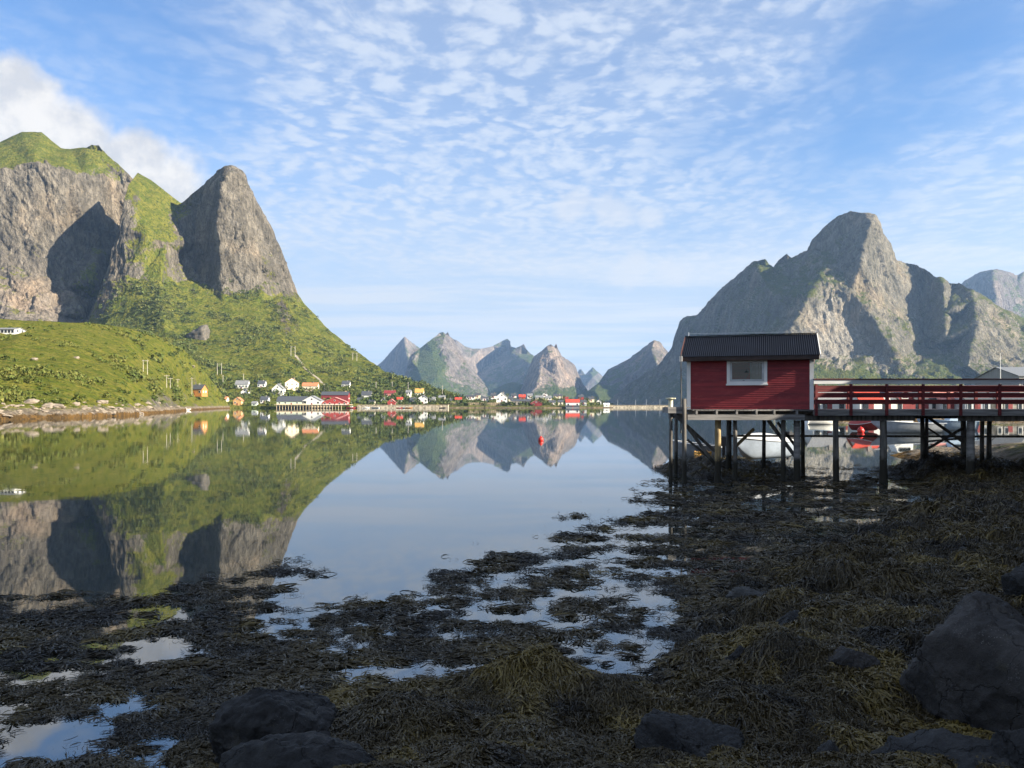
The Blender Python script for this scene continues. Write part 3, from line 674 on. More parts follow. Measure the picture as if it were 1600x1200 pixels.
for args in ((716, 628, 860, 10, 4, 3, 7, 'white_house', 'white cottage behind the left half of the timber quay', 'house', dict(win=2, roof=REDR)),
             (746, 621, 930, 9, 4, 3, 7, 'cream_house', 'cream cottage on the rise left of the tall white gabled house', 'house', dict(wall=CREAM, win=2)),
             (771, 622, 930, 8, 4, 4, 7, 'white_house', 'small white house just left of the tall white gabled house', 'house', dict(win=2, roof=SLATE)),
             (803, 621, 960, 8, 3, 3, 7, 'white_house', 'small white house left of the bright red house on the rise', 'house', dict(win=2)),
             (828, 622, 960, 8, 4, 3, 7, 'white_house', 'small white house right of the bright red house on the rise', 'house', dict(win=2, roof=GREYR)),
             (863, 633, 850, 10, 4.5, 3, 7, 'white_house', 'white cottage at the waterline right of the dark red boathouse', 'house', dict(win=2)),
             (876, 632, 850, 8, 4, 3, 6, 'shed', 'pale shed left of the red roofed boathouse', 'shed', dict(wall=CREAM, win=1, door=False, chimney=False)),
             (912, 632, 860, 9, 4, 3, 7, 'white_house', 'white cottage just right of the red roofed boathouse', 'house', dict(win=2, roof=SLATE)),
             (924, 627, 920, 9, 4, 3, 7, 'cream_house', 'cream cottage on the rise right of the red roofed boathouse', 'house', dict(wall=CREAM, win=2)),
             (908, 623, 950, 8, 3, 3, 7, 'red_house', 'small red cottage at the back of the village right end', 'house', dict(wall=RED, roof=SLATE, win=2))):
    h_at(*args[:-1], group=VG, **args[-1])

# wharf with its halls
def wharf():
    D = 752.0; s = D/F
    t_ = empty('wharf', z0(478, 637, D)); tag(t_, 'long timber wharf on many piles under the slate roofed and white halls', 'wharf')
    zt = 3.0
    MB().box(-50*s, 68*s, 0, 16, zt-.5, zt).build('deck', PLANK, t_)
    for i in range(23):
        x = (-46+i*4.6)*s
        MB().tube([(x, .4, -2), (x, .4, zt-.45)], .28, 6).build('pile', PLANK, t_)
    MB().box(6*s, 40*s, .75, 1.0, .3, zt-.5).build('lattice_wall', PLANK, t_)
    MB().box(-50*s, 40*s, 6.0, 6.4, -1, zt-.5).build('back_wall', mat('tarred_timber', (.035, .03, .028), .8), t_)
    return D, s, zt
D_, s_, zt_ = wharf()
def on_wharf(px, w, hw, hr, dp, name, label, cat, **kw):
    return house(name, label, cat, ((px-CX)/F*D_, D_+2.5, zt_), w*s_, hw*s_, hr*s_, dp, **kw)
on_wharf(454, 46, 6, 7.5, 12, 'warehouse', 'long wharf building with slate roof and pale green upper front', 'warehouse', wall=PALEG, roof=SLATE, win=5, chimney=False, band=CREAM)
on_wharf(486, 30, 6.5, 8, 12.6, 'warehouse', 'wide white gabled hall on the timber wharf', 'warehouse', gable=True, roof=GREYR, win=3, chimney=False)
on_wharf(522, 38, 4.5, 7.5, 11, 'warehouse', 'wide bright red gabled hall with white lower wall on wharf end', 'warehouse', gable=True, wall=RED, roof=PINK, win=5, chimney=False, band=WHITE)
tk, _ = on_sheet(SLOPE, 540, 624)
t_ = MB().ring([(3.2, 0), (3.2, 7.5), (3.0, 8.0), (.4, 8.6), (.4, 9.0), (.1, 9.0)], 18).build('storage_tank', OCHRE, smooth=False, loc=tk)
tag(t_, 'round ochre storage tank behind the red wharf hall', 'tank')

def quay(name, label, px0, px1, D, top, dp, m, piles=0):
    s = D/F; t_ = empty(name, z0((px0+px1)/2, HY+CH*F/D, D)); tag(t_, label, 'quay')
    w = (px1-px0)*s/2
    MB().box(-w, w, 0, dp, -2, top).build('wall', m, t_)
    MB().box(-w-.2, w+.2, -.3, dp, top, top+.3).build('deck', PLANK, t_)
    for i in range(piles):
        x = -w+(i+.5)*2*w/piles
        MB().bar((x, -.35, -2), (x, -.35, top+.2), .35).build('pile', PLANK, t_)
    return t_
quay('quay', 'long pale timber quay in front of the far village', 700, 803, 838, 5.2, 12, PLANK, 34)
quay('quay', 'stone quay behind moored boats below the white house and red boathouse', 558, 700, 768, 3.0, 10, PALEST)
q_ = quay('breakwater', 'long low stone breakwater closing the fjord at right of the village', 952, 1046, 868, 2.6, 5, PALEST)
q_['category'] = 'breakwater'
for i, (px, lab) in enumerate(((965, 'thin lamp post on the breakwater, nearest the village'), (993, 'thin lamp post at the middle of the breakwater'), (1010, 'thin lamp post on the breakwater, second from outer end'), (1031, 'thin lamp post at the outer end of the breakwater'))):
    b_ = z0(px, 633, 870); b_.z = 2.6
    t_ = empty('lamp_post', b_); tag(t_, lab, 'lamp post', 'lamp posts along the breakwater')
    MB().tube([(0, 0, 0), (0, 0, 6)], [.2, .12], 6).build('pole', METAL, t_)
    MB().box(-.5, .5, -.2, .2, 6, 6.25).build('lamp_head', METAL, t_)

# ------------------------------------------------------------------ utility poles
POLEM = mat('weathered_pole', (.50, .45, .38), .85, var=.2)
def pole(sheet_name, px, pyb, pyt, label, twin=False):
    b, _ = on_sheet(sheet_name, px, pyb); h = (pyb-pyt)/F*b.y
    t_ = empty('utility_pole', b); tag(t_, label, 'utility pole', 'power poles on the village slopes')
    r = max(.13, .22*b.y/700)
    xs = (-1.3*b.y/500, 1.3*b.y/500) if twin else (0,)
    for x in xs: MB().tube([(x, 0, -1), (x, 0, h)], [r, r*.75], 6).build('pole', POLEM, t_)
    x1 = max(1.2, xs[-1]+.5)
    MB().box(-x1, x1, -.12, .12, h*.93-.12, h*.93+.12).build('crossarm', POLEM, t_)
pole(NEARHILL, 225.5, 583, 562, 'twin legged power pole standing alone on the green hillside', True)
pole(NEARHILL, 256, 606, 586, 'pole left of the orange house, farthest from it')
pole(NEARHILL, 262, 606, 590, 'short pole second to the left of the orange house')
pole(NEARHILL, 277, 607, 592, 'pole just left of the orange house')
pole(NEARHILL, 299, 620, 589, 'tall pole in front of the orange house')
pole(SLOPE, 319, 603, 588, 'pole right behind the orange house')
pole(SLOPE, 348, 602, 585, 'pole between orange house and upper white house')
pole(SLOPE, 342, 585, 568, 'twin legged power pole above the upper white house', True)
pole(SLOPE, 380, 596, 583, 'pole straight above the upper white house')
pole(SLOPE, 458, 557, 541, 'twin legged power pole high on the slope above cream houses', True)
pole(SLOPE, 507, 613, 600, 'pole above the red wharf hall')
pole(SLOPE, 554, 563, 551, 'twin legged power pole high on the wooded slope', True)
pole(SLOPE, 613, 606, 596, 'pole above the faded red house')
pole(SLOPE, 588, 608, 597, 'pole among the trees above the small white shed')
pole(SLOPE, 638, 612, 597, 'pole above the narrow pale house')
pole(SLOPE, 691, 620, 602, 'pole at the foot of the slope near little cream house')

# ------------------------------------------------------------------ boats
def hull_mesh(L, B, H, sheer=.25, n=22, m=9, flare=1.0):
    b = MB(); ring = []
    for i in range(n):
        t_ = i/(n-1); x = -L/2+L*t_
        wd = B/2*(1-max(0, (t_-.35)/.65)**2.4)*(.88+.12*min(1, t_*4))
        zt = H*(1+sheer*max(0, t_-.2)**1.6*1.6); zk = H*.9*max(0, (t_-.72)/.28)**2.2
        row = []
        for j in range(m):
            u = -1+2*j/(m-1); a = abs(u)
            y = wd*math.copysign(a**.75, u); z = zk+(zt-zk)*(a**2.2)
            row.append((x+(L*.05*a if i == n-1 else 0), y, z))
        ring.append(row)
    for r_ in ring: b.v += r_
    for i in range(n-1):
        for j in range(m-1): b.f.append((i*m+j, i*m+j+1, (i+1)*m+j+1, (i+1)*m+j))
    b.f.append(tuple(range(m)))
    tops = [(r_[0], r_[-1]) for r_ in ring]
    return b, tops

def boat(name, label, loc, L, B, H, yaw, hull=WHITE, deck=CREAM, cabin=None, cover=None, engine=False, strip=None, mast=0, group=None, rail=False, cat='boat', cabin_x=.05, tilt=0):
    t_ = empty(name, loc, yaw); tag(t_, label, cat, group); t_.rotation_euler.x = tilt
    hb, tops = hull_mesh(L, B, H)
    hb.build('hull', hull, t_, True)
    d = MB(); k = len(tops)
    for a, b in tops: d.v += [(a[0], a[1]*.97, a[2]-.06), (b[0], b[1]*.97, b[2]-.06)]
    for i in range(k-1): d.f.append((2*i, 2*i+1, 2*i+3, 2*i+2))
    d.build('deck', deck, t_)
    g = MB()
    for side in (0, 1): g.tube([tp[side] for tp in tops], max(.03, L*.006), 6)
    g.build('gunwale', strip or hull, t_)
    if cover:
        c = MB(); n = 9
        for i, (a, b) in enumerate(tops):
            u = i/(k-1); ht = .42*H*math.sin(math.pi*min(1, u*.85+.12))
            for j in range(n):
                w = -1+2*j/(n-1); c.v.append((a[0], a[1]+(b[1]-a[1])*j/(n-1), a[2]+.02+ht*(1-abs(w)**1.3)))
        for i in range(k-1):
            for j in range(n-1): c.f.append((i*n+j, i*n+j+1, (i+1)*n+j+1, (i+1)*n+j))
        c.build('cover', cover, t_, True)
    if cabin:
        cw, cl, chh = B*.62, L*.26, H*1.05; x0 = L*cabin_x-cl/2
        zb = H*.95
        cb = MB().add([(x0, -cw/2, zb), (x0+cl*1.15, -cw/2, zb), (x0+cl*1.15, cw/2, zb), (x0, cw/2, zb), (x0, -cw*.45, zb+chh), (x0+cl*.8, -cw*.42, zb+chh), (x0+cl*.8, cw*.42, zb+chh), (x0, cw*.45, zb+chh)],
                      [(3,2,1,0),(4,5,6,7),(0,1,5,4),(1,2,6,5),(2,3,7,6),(3,0,4,7)])
        c_ = cb.build('cabin', cabin, t_)
        MB().box(x0+cl*.15, x0+cl*.75, -cw*.5, cw*.5, zb+chh*.5, zb+chh*.85).build('window', DARKWIN, c_)
        MB().box(x0-.1, x0+cl*.95, -cw*.5, cw*.5, zb+chh, zb+chh+.07).build('roof', cabin, c_)
    if mast:
        MB().tube([(L*.02, 0, H*.9), (L*.02, 0, H+mast)], [.07*L/8, .04*L/8], 6).build('mast', METAL, t_)
    if rail:
        r_ = MB(); pts = []
        for i in range(int(k*.55), k):
            a, b = tops[i]; pts.append((a, b))
        for side in (0, 1):
            r_.tube([(p[side][0], p[side][1]*.9, p[side][2]+.45) for p in pts], .018, 5)
            for p in pts[::3]: r_.tube([(p[side][0], p[side][1]*.9, p[side][2]), (p[side][0], p[side][1]*.9, p[side][2]+.45)], .015, 5)
        r_.build('bow_rail', METAL, t_)
    if engine:
        e = MB().box(-L/2-.42, -L/2-.08, -.17, .17, H*.95, H*.95+.42).box(-L/2-.36, -L/2-.16, -.12, .12, H*.95+.42, H*.95+.48)
        eo = e.build('outboard_motor', BLACK, t_)
        MB().box(-L/2-.30, -L/2-.16, -.06, .06, -.1, H*.95).build('drive_leg', BLACK, eo)
    return t_
def far_boat(px, D, L, label, **kw):
    b_ = z0(px, 0, D); b_.z = -.15
    return boat('moored_boat', label, b_, L, L*.3, L*.13, kw.pop('yaw', 0), group='small boats moored at the far village', **kw)
far_boat(549, 735, 8.5, 'bright red boat moored at the right end of the wharf', hull=RED, cabin=WHITE, mast=7)
far_boat(572, 755, 7, 'white boat moored below the white house with slate roof', cabin=WHITE, yaw=.1)
far_boat(586, 757, 8, 'low white open boat moored right of another white boat', hull=WHITE, yaw=3.0)
far_boat(624, 756, 6, 'small red boat moored right of the red boathouse', hull=RED, cabin=WHITE)
far_boat(631, 757, 6, 'small dark blue boat moored between red boat and orange boat', hull=mat('navy_paint', (.03, .05, .12), .4), cabin=WHITE)
far_boat(639, 755, 7, 'small orange boat with a mast at the stone quay', hull=ORANGE, cabin=CREAM, mast=6)
far_boat(288, 430, 6.5, 'white motorboat lying at the left shore below orange house', hull=WHITE, cabin=WHITE, yaw=.2)
far_boat(691, 765, 6, 'small black boat moored at left end of the timber quay', hull=BLACK)
bu = MB().ring([(.02, -.3), (.2, -.25), (.29, -.08), (.29, .12), (.2, .27), (.09, .34), (.09, .42), (.02, .43)], 16)
bo = bu.build('buoy', mat('red_plastic', (.62, .03, .02), .35), smooth=True, loc=((845-CX)/F*65, 65, .08))
bo.scale = (.72, .72, .72)
tag(bo, 'round red mooring buoy floating on the open water', 'buoy')

# ------------------------------------------------------------------ scrub and woods on the slopes
def leaf_clumps(name, spots, m, faces=26, kind='stuff'):
    """spots: (position, radius, tone) - each clump a cloud of small leaf faces"""
    n = len(spots); c = np.array([s[0] for s in spots]); r = np.array([s[1] for s in spots]); tn = np.array([s[2] for s in spots])
    ph = rng.uniform(0, 2*np.pi, (n, faces)); cz = rng.uniform(-.25, 1, (n, faces)); rr = rng.uniform(.45, 1.05, (n, faces))
    sr = np.sqrt(np.clip(1-cz**2, 0, 1))
    cen = c[:, None]+r[:, None, None]*np.stack([sr*np.cos(ph)*rr, sr*np.sin(ph)*rr, (cz*rr*.85+.3)], -1)
    a = rng.normal(size=(n, faces, 3)); a /= np.linalg.norm(a, axis=-1, keepdims=True)
    b = np.cross(a, rng.normal(size=(n, faces, 3))); b /= np.linalg.norm(b, axis=-1, keepdims=True)
    sz = (r[:, None, None]*rng.uniform(.22, .42, (n, faces, 1)))
    v = np.stack([cen+a*sz, cen-.5*a*sz+.8*b*sz, cen-.6*a*sz-.7*b*sz], 2).reshape(-1, 3)
    me = np_mesh(name, v, tris=np.arange(len(v)).reshape(-1, 3), attrs={'tone': np.repeat(np.clip(np.repeat(tn[:, None], faces, 1)+rng.normal(0, .12, (n, faces)), 0, 1).ravel(), 3)})
    o = link_mesh(name, me, m); o['kind'] = kind
    return o
def leaf_mat(name, a, b, c):
    m = bpy.data.materials.new(name); m.use_nodes = True; k = NT(m.node_tree); bs = m.node_tree.nodes['Principled BSDF']
    tt = k.attr('tone'); k.put(bs.inputs['Base Color'], k.mix(k.ss(tt, .45, 1), k.mix(k.ss(tt, 0, .55), a, b), c))
    bs.inputs['Roughness'].default_value = .8; bs.inputs['Specular IOR Level'].default_value = .2
    return m
LEAF = leaf_mat('scrub_leaves', (.034, .054, .012), (.075, .098, .022), (.14, .14, .035))
LEAFN = leaf_mat('near_scrub_leaves', (.045, .07, .012), (.085, .105, .02), (.15, .145, .035))
def scatter(sheet_name, n, fpx, fpy, rmin, rmax, dens):
    xs, yt, yb, pos, gr = SHEETS[sheet_name]; out = []
    i = rng.integers(0, pos.shape[0], n*9); j = rng.integers(2, pos.shape[1]-1, n*9)
    p = pos[i, j]; px = CX+F*p[:, 0]/p[:, 1]; py = HY-F*(p[:, 2]-CH)/p[:, 1]
    # uniform in picture area
    keep = (gr[i, j] > .45) & (px > fpx[0]) & (px < fpx[1]) & (py > fpy[0]) & (py < fpy[1]) & (p[:, 2] > 2.0)
    hgt = (yb-yt)[i]; keep &= rng.random(n*9) < hgt/(yb-yt).max()
    nz = fbm(p/np.array([[38., 38., 38.]]), 4, seed=77); keep &= rng.random(n*9) < dens(px, py, nz)
    for q, z in zip(p[keep][:n], nz[keep][:n]):
        out.append((q, random.uniform(rmin, rmax)*random.choice((.6, .8, 1, 1.3)), min(1, max(0, .45+.5*z+random.gauss(0, .16)))))
    return out
SLOPE_D = lambda px, py, nz: np.clip(.36*sstep(nz, -.08, .3)+.45*sstep(px, 520, 620)*sstep(py, 560, 600), .02, 1)
leaf_clumps('scrub', scatter('slope', 9000, (150, 730), (440, 634), 1.6, 4.2, SLOPE_D), LEAF, 24)
leaf_clumps('scrub', scatter('hillside', 850, (-100, 390), (495, 632), .5, 1.5, lambda px, py, nz: np.clip(sstep(nz, .0, .5), .05, 1)*np.where(py > 600, .35, 1)*np.where(px > 210, 2.2, 1)), LEAFN, 30)
leaf_clumps('scrub', scatter('hillside', 420, (195, 362), (500, 634), .9, 2.4, lambda px, py, nz: np.clip(.25+1.2*nz, .05, 1)), LEAF, 34)
leaf_clumps('scrub', scatter('village_ground', 420, (700, 960), (610, 640), 1.6, 3.6, lambda px, py, nz: np.full_like(nz, .5)), LEAF, 24)

# birches that stand out one by one near the houses
BARK = mat('birch_bark', (.34, .31, .27), .85, var=.4, scale=2)
def birch(h, seed):
    r_ = random.Random(seed); t_ = empty('birch_tree', (0, 0, 0))
    pts = [(0, 0, -.3), (r_.uniform(-.2, .2), r_.uniform(-.2, .2), h*.4), (r_.uniform(-.4, .4), r_.uniform(-.4, .4), h*.85)]
    tb = MB().tube(pts, [h*.03, h*.022, h*.008], 6)
    for k_ in range(7):
        z_ = h*r_.uniform(.3, .8); an = r_.uniform(0, 6.3); L_ = h*r_.uniform(.15, .3)
        tb.tube([(0, 0, z_), (L_*math.cos(an), L_*math.sin(an), z_+L_*.6)], [h*.010, h*.004], 4)
    tb.build('trunk', BARK, t_)
    n = 240; v = []; tn = []
    cen = [(r_.gauss(0, .16)*h, r_.gauss(0, .16)*h, h*r_.uniform(.35, .95), h*r_.uniform(.10, .20)) for _ in range(11)]
    for i in range(n):
        cx_, cy_, cz_, cr_ = cen[i % 11]; p_ = Vector((r_.gauss(0, .5), r_.gauss(0, .5), r_.gauss(0, .45)))*cr_+Vector((cx_, cy_, cz_))
        a_ = Vector((r_.gauss(0, 1), r_.gauss(0, 1), r_.gauss(0, 1))).normalized()*h*.05; b_ = a_.orthogonal().normalized()*h*.045
        v += [p_+a_, p_-a_*.6+b_, p_-a_*.5-b_]; tn += [min(1, max(0, .25+.5*(i % 11)/11+r_.gauss(0, .12)))]*3
    link_mesh('crown', np_mesh('crown', [tuple(q) for q in v], tris=np.arange(len(v)).reshape(-1, 3), attrs={'tone': tn}), LEAF, t_)
    return t_
birches = [birch(h, k) for k, h in enumerate((5.2, 6.4, 7.2))]
spots_ = [('slope', x, y) for x, y in ((322, 622), (332, 616), (340, 626), (352, 615), (362, 608), (392, 614), (396, 604), (402, 620), (418, 612), (422, 622), (446, 612), (468, 612), (474, 604), (500, 606), (508, 618), (514, 612), (552, 612), (556, 622), (566, 612), (583, 615), (594, 617), (600, 612), (622, 616), (628, 620), (632, 612), (646, 616), (650, 610), (668, 616), (672, 621), (680, 619), (684, 624), (698, 622), (704, 626))]
spots_ += [('village_ground', x, y) for x, y in ((728, 627), (765, 627), (792, 627), (846, 630), (868, 629), (880, 629), (905, 629), (917, 630), (930, 630), (942, 632))]
for i, (sn, px, py) in enumerate(spots_):
    o = birches[i] if i < 3 else copy_tree(birches[i % 3])
    o.location = on_sheet(sn, px, py)[0]; o.rotation_euler.z = i*1.7; s = random.uniform(.8, 1.25); o.scale = (s, s, s*random.uniform(.9, 1.15))
    tag(o, 'small green birch standing among the houses of the far village', 'tree', 'birches among the village houses')
# worn track up the slope
tr_ = [on_sheet('slope', px, py)[0] for px, py in ((462, 556), (466, 562), (471, 569), (476, 576), (482, 582), (489, 587), (496, 592), (503, 600))]
me = np_mesh('path', [tuple(q+Vector((s*1.6, 0, .9))) for q in tr_ for s in (-1, 1)], [(2*i, 2*i+1, 2*i+3, 2*i+2) for i in range(len(tr_)-1)])
link_mesh('path', me, mat('worn_gravel', (.34, .29, .21), .9))['kind'] = 'structure'

# ------------------------------------------------------------------ boulders
def rock_mesh(name, dims, seed, sub=5, planes=13, rough=.05, attrs=None, soft=9.0):
    bm = bmesh.new(); bmesh.ops.create_icosphere(bm, subdivisions=sub, radius=1)
    r_ = np.random.default_rng(seed)
    v = np.array([tuple(x.co) for x in bm.verts]); fs = [[x.index for x in f.verts] for f in bm.faces]; bm.free()
    n = r_.normal(size=(planes, 3)); n /= np.linalg.norm(n, axis=1, keepdims=True); dk = r_.uniform(.62, 1.0, planes)
    dots = np.clip(v @ n.T, 1e-3, None)/dk
    rad = 1/np.power((dots**soft).sum(1), 1/soft)
    rad = np.minimum(rad, 1.25)
    rad = rad*(1+rough*1.6*fbm(v*2.1+seed, 4, seed=seed)+rough*.8*fbm(v*9+seed, 4, .6, seed=seed+4, ridged=True))
    rad = rad*(1+rough*1.1*facets(v*2.6+seed, seed+7)+rough*.5*facets(v*7+seed, seed+8))
    p = v*rad[:, None]*np.array(dims)
    return np_mesh(name, p, tris=fs, smooth=True)
CRAG = mat('dark_crag_rock', (.12, .105, .085), .95, var=.4, scale=.25, bump=.8, bscale=1.2, col2=(.05, .045, .035))
SHORE_ROCK = mat('pale_shore_rock', (.25, .205, .155), .9, var=.35, scale=.9, bump=.8, bscale=4, col2=(.13, .105, .08))
shore_me = [rock_mesh('shore_boulder', (1, .8, .5), 100+i, sub=4, rough=.10, soft=16) for i in range(7)]
for i in range(80):
    px = random.uniform(-10, 275); u = random.random()
    c, _ = on_sheet('hillside', px, np.interp(px, [0, 120, 275], [640, 637, 638])+random.uniform(-10, 10)*(1 if px < 250 else .4))
    o = bpy.data.objects.new('shore_boulder', shore_me[i % 7]); COL.objects.link(o)
    if not shore_me[i % 7].materials: shore_me[i % 7].materials.append(SHORE_ROCK)
    s = random.uniform(.35, 1.15)*(1.9 if i % 9 == 0 else 1)*c.y/200
    o.location = c; o.scale = (s, s, s*.8); o.rotation_euler = (random.uniform(-.2, .2), random.uniform(-.2, .2), random.uniform(0, 6))
    tag(o, 'pale grey boulder in the rocky band along the left grassy shore', 'boulder', 'boulders along the left shore')
for px, py, w, lab in ((312, 527, 46, 'large grey rock outcrop standing out of the grass at the hill crest'), (118, 560, 8, 'small pale rock lying high on the green hillside'), (299, 573, 7, 'white stone lying on the grass above the orange house'), (53, 562, 10, 'pale stone low in the grass at the left of the hillside')):
    c, _ = on_sheet('slope' if w > 20 else 'hillside', px, py); s = w*c.y/F/2
    me = rock_mesh('boulder', (s, s*.8, s*.75), 300+px, sub=4, rough=.1); me.materials.append(CRAG if w > 20 else SHORE_ROCK)
    o = bpy.data.objects.new('boulder', me); COL.objects.link(o); o.location = c; tag(o, lab, 'boulder')

# ------------------------------------------------------------------ pier
DKRED = mat('weathered_dark_red_paint', (.135, .017, .019), .7, var=.3, scale=3, stretch=(.4, 1, 4))
GREYWOOD = mat('sea_grey_timber', (.21, .20, .19), .8, var=.4, scale=2.5, bump=.5, bscale=18, stretch=(.25, 1, 3), col2=(.10, .095, .09))
PILEW = mat('pile_timber', (.13, .12, .105), .85, var=.5, scale=3, bump=.6, bscale=16, stretch=(2.5, 2.5, .35), col2=(.05, .045, .04))
PILEY = mat('yellowish_pile_timber', (.34, .25, .12), .85, var=.4, scale=3, bump=.6, bscale=16, stretch=(2.5, 2.5, .35), col2=(.16, .12, .07))
CAPW = mat('greyed_white_paint', (.52, .53, .54), .6, var=.15, scale=2, stretch=(.3, 1, 3))
TRIMW = mat('white_trim_paint', (.76, .75, .72), .5, var=.06, scale=2)
S30 = 30.0/F
def X30(px, D=30.0): return (px-CX)/F*D
def Z30(py, D=30.0): return CH+(HY-py)/F*D
def tide(m):
    k = NT(m.node_tree); bs = m.node_tree.nodes['Principled BSDF']; src = bs.inputs['Base Color'].links[0].from_socket
    z = k.new('ShaderNodeSeparateXYZ'); k.put(z.inputs[0], k.pos())
    h = k.m('ADD', z.outputs[2], k.m('MULTIPLY', k.m('SUBTRACT', k.noise(k.pos(), 5, 4, .6), .5), .7))
    k.put(bs.inputs['Base Color'], k.mix(k.ss(h, 1.05, .75), src, (.022, .019, .012)))
for m_ in (PILEW, PILEY, GREYWOOD): tide(m_)
pier = empty('pier', (12, 31.5, 0)); tag(pier, 'old timber pier on piles with dark red railing, carrying the red hut', 'pier')
def prt(mb, name, m, parent=pier, smooth=False):
    o = mb.build(name, m, parent, smooth)
    if parent is pier: o.matrix_parent_inverse = Matrix.Translation((-12, -31.5, 0))
    return o
yf, yb = 29.60, 34.5
xr = 27.0
d = MB(); x = X30(1043, 34.5)
while x < xr:
    d.box(x, x+.135, yf+.06, yb+random.uniform(-.03, .03), 2.685, 2.735+random.uniform(-.004, .004)); x += .145
prt(d, 'deck', GREYWOOD)
prt(MB().box(X30(1265), X30(1425)-.005, yf, yf+.055, Z30(649), Z30(640.3)), 'fascia_board', GREYWOOD)
prt(MB().box(X30(1425)+.005, xr, yf+.004, yf+.06, Z30(649.4), Z30(640.1)), 'fascia_board', GREYWOOD)
prt(MB().box(X30(1071), X30(1252), yf+.02, yf+.2, Z30(656), Z30(647.5)), 'beam', GREYWOOD)
prt(MB().box(X30(1254), X30(1427), yf+.25, yf+.5, Z30(657.5), Z30(649.5)), 'beam', PILEW)
prt(MB().box(X30(1499), xr, yf+.25, yf+.5, Z30(658), Z30(649.5)), 'beam', PILEW)
prt(MB().box(X30(1046, 34), xr, yb-.5, yb-.28, 2.33, 2.55), 'beam', PILEW)
for px in (1085, 1116, 1147, 1177.5, 1205, 1240):
    prt(MB().box(X30(px)-.035, X30(px)+.035, yf+.01, yb-.1, Z30(647.4), Z30(640.4)), 'joist', GREYWOOD)
for px in (1290, 1330, 1370, 1410, 1460, 1510, 1560, 1600, 1650):
    prt(MB().box(X30(px)-.035, X30(px)+.035, yf+.07, yb-.1, 2.53, 2.68), 'joist', GREYWOOD)
# corner platform with its cap timbers
prt(MB().box(X30(1041), X30(1064), yf+.05, yf+.35, Z30(645.5), Z30(636)), 'cap_timber', GREYWOOD)
prt(MB().box(X30(1041.5), X30(1053), yf+.36, yf+1.25, Z30(645), Z30(636.5)), 'cap_timber', GREYWOOD)
prt(MB().box(X30(1043), X30(1078), yf+.4, yf+1.2, Z30(637.5), Z30(636)), 'platform_board', GREYWOOD)
def pile(px, w, ytop, D, m=PILEW, lean=0.0, flare=False):
    x, r = X30(px, D), w*D/F/2; zt = Z30(ytop, D)
    pts = [(x+lean*(1-i/6), D, -1.0+(zt+1.0)*i/6) for i in range(7)]
    rad = [r*(1.18-.22*i/6) for i in range(7)]
    if flare: rad[0] *= 1.5; rad[1] *= 1.35; rad[2] *= 1.15
    prt(MB().tube(pts, rad, 12, wob=.05), 'pile', m, smooth=True)
for px, w, yt, m in ((1048.5, 5.2, 646, PILEW), (1069, 6.5, 623, PILEW), (1122, 9.5, 656, PILEY), (1148.5, 6.2, 657, PILEW), (1224, 7, 650, PILEW), (1245, 10, 657, GREYWOOD), (1305.5, 8.5, 650, PILEW), (1380, 10, 650, PILEW), (1517, 11.5, 650, GREYWOOD), (1640, 10, 650, PILEW), (1770, 10, 650, PILEW)):
    pile(px, w, yt, 30.0 if yt != 623 else 29.62, m, lean=random.uniform(-.04, .04), flare=px == 1380)
for px, w in ((1056.5, 5.5), (1139, 8), (1194, 5.5), (1254, 6), (1441, 6.5), (1448, 5), (1505, 8), (1535, 6), (1546, 7), (1620, 8), (1740, 8)):
    pile(px, w, 652, 33.3, PILEW, lean=random.uniform(-.06, .06))
def brace(px0, py0, px1, py1, D, w, m=PILEW, D1=None):
    D1 = D1 or D
    prt(MB().bar((X30(px0, D), D, Z30(py0, D)), (X30(px1, D1), D1, Z30(py1, D1)), .06, w), 'brace', m)
brace(1072, 664, 1118, 727, 30.3, .12); brace(1054, 648, 1117, 705, 31.2, .12); brace(1074, 687, 1116, 722, 32.0, .09)
brace(1200, 656, 1243, 714, 30.4, .13); brace(1178, 670, 1150, 697, 32.2, .12, PILEY); brace(1215, 660, 1254, 712, 33.1, .1)
brace(1136, 681, 1700, 682.5, 33.1, .085)
brace(1450, 652, 1504, 690, 33.0, .11); brace(1448, 702, 1506, 668, 33.2, .10); brace(1444, 690, 1512, 684, 33.5, .07); brace(1448, 668, 1506, 706, 33.5, .07)
# railing: a part of the pier with posts, rails and cap
railing = prt(MB().box(X30(1264.5), xr, yf-.05, yf+.10, Z30(600.2), Z30(593.6)), 'railing', CAPW)
def rp(mb, name, m):
    return mb.build(name, m, railing)
rp(MB().box(X30(1264.5), xr, yf-.09, yf+.16, Z30(593.5), Z30(592.2)), 'cap', DKRED)
for a, b in ((612, 603.4), (621, 614), (631.5, 624.4)):
    rp(MB().box(X30(1266), xr, yf+.02, yf+.05, Z30(a), Z30(b)), 'rail', DKRED)
for px in (1268.5, 1322, 1377, 1433, 1491, 1551, 1610, 1670):
    rp(MB().box(X30(px)-.045, X30(px)+.045, yf-.075, yf+.0, Z30(649), Z30(600.6)), 'post', DKRED)
brail = prt(MB().box(X30(1264, 33.4), xr, yb-.16, yb-.02, 3.67, 3.74), 'railing', DKRED)
def bp(mb, name, m):
    return mb.build(name, m, brail)
for z in (2.98, 3.22, 3.46): bp(MB().box(X30(1266, 33.4), xr, yb-.11, yb-.08, z, z+.12), 'rail', DKRED)
for px in (1285, 1341, 1403, 1455, 1501, 1545, 1580, 1640):
    bp(MB().box(X30(px, 33.4)-.06, X30(px, 33.4)+.06, yb-.21, yb-.12, 2.6, 3.7), 'post', DKRED)
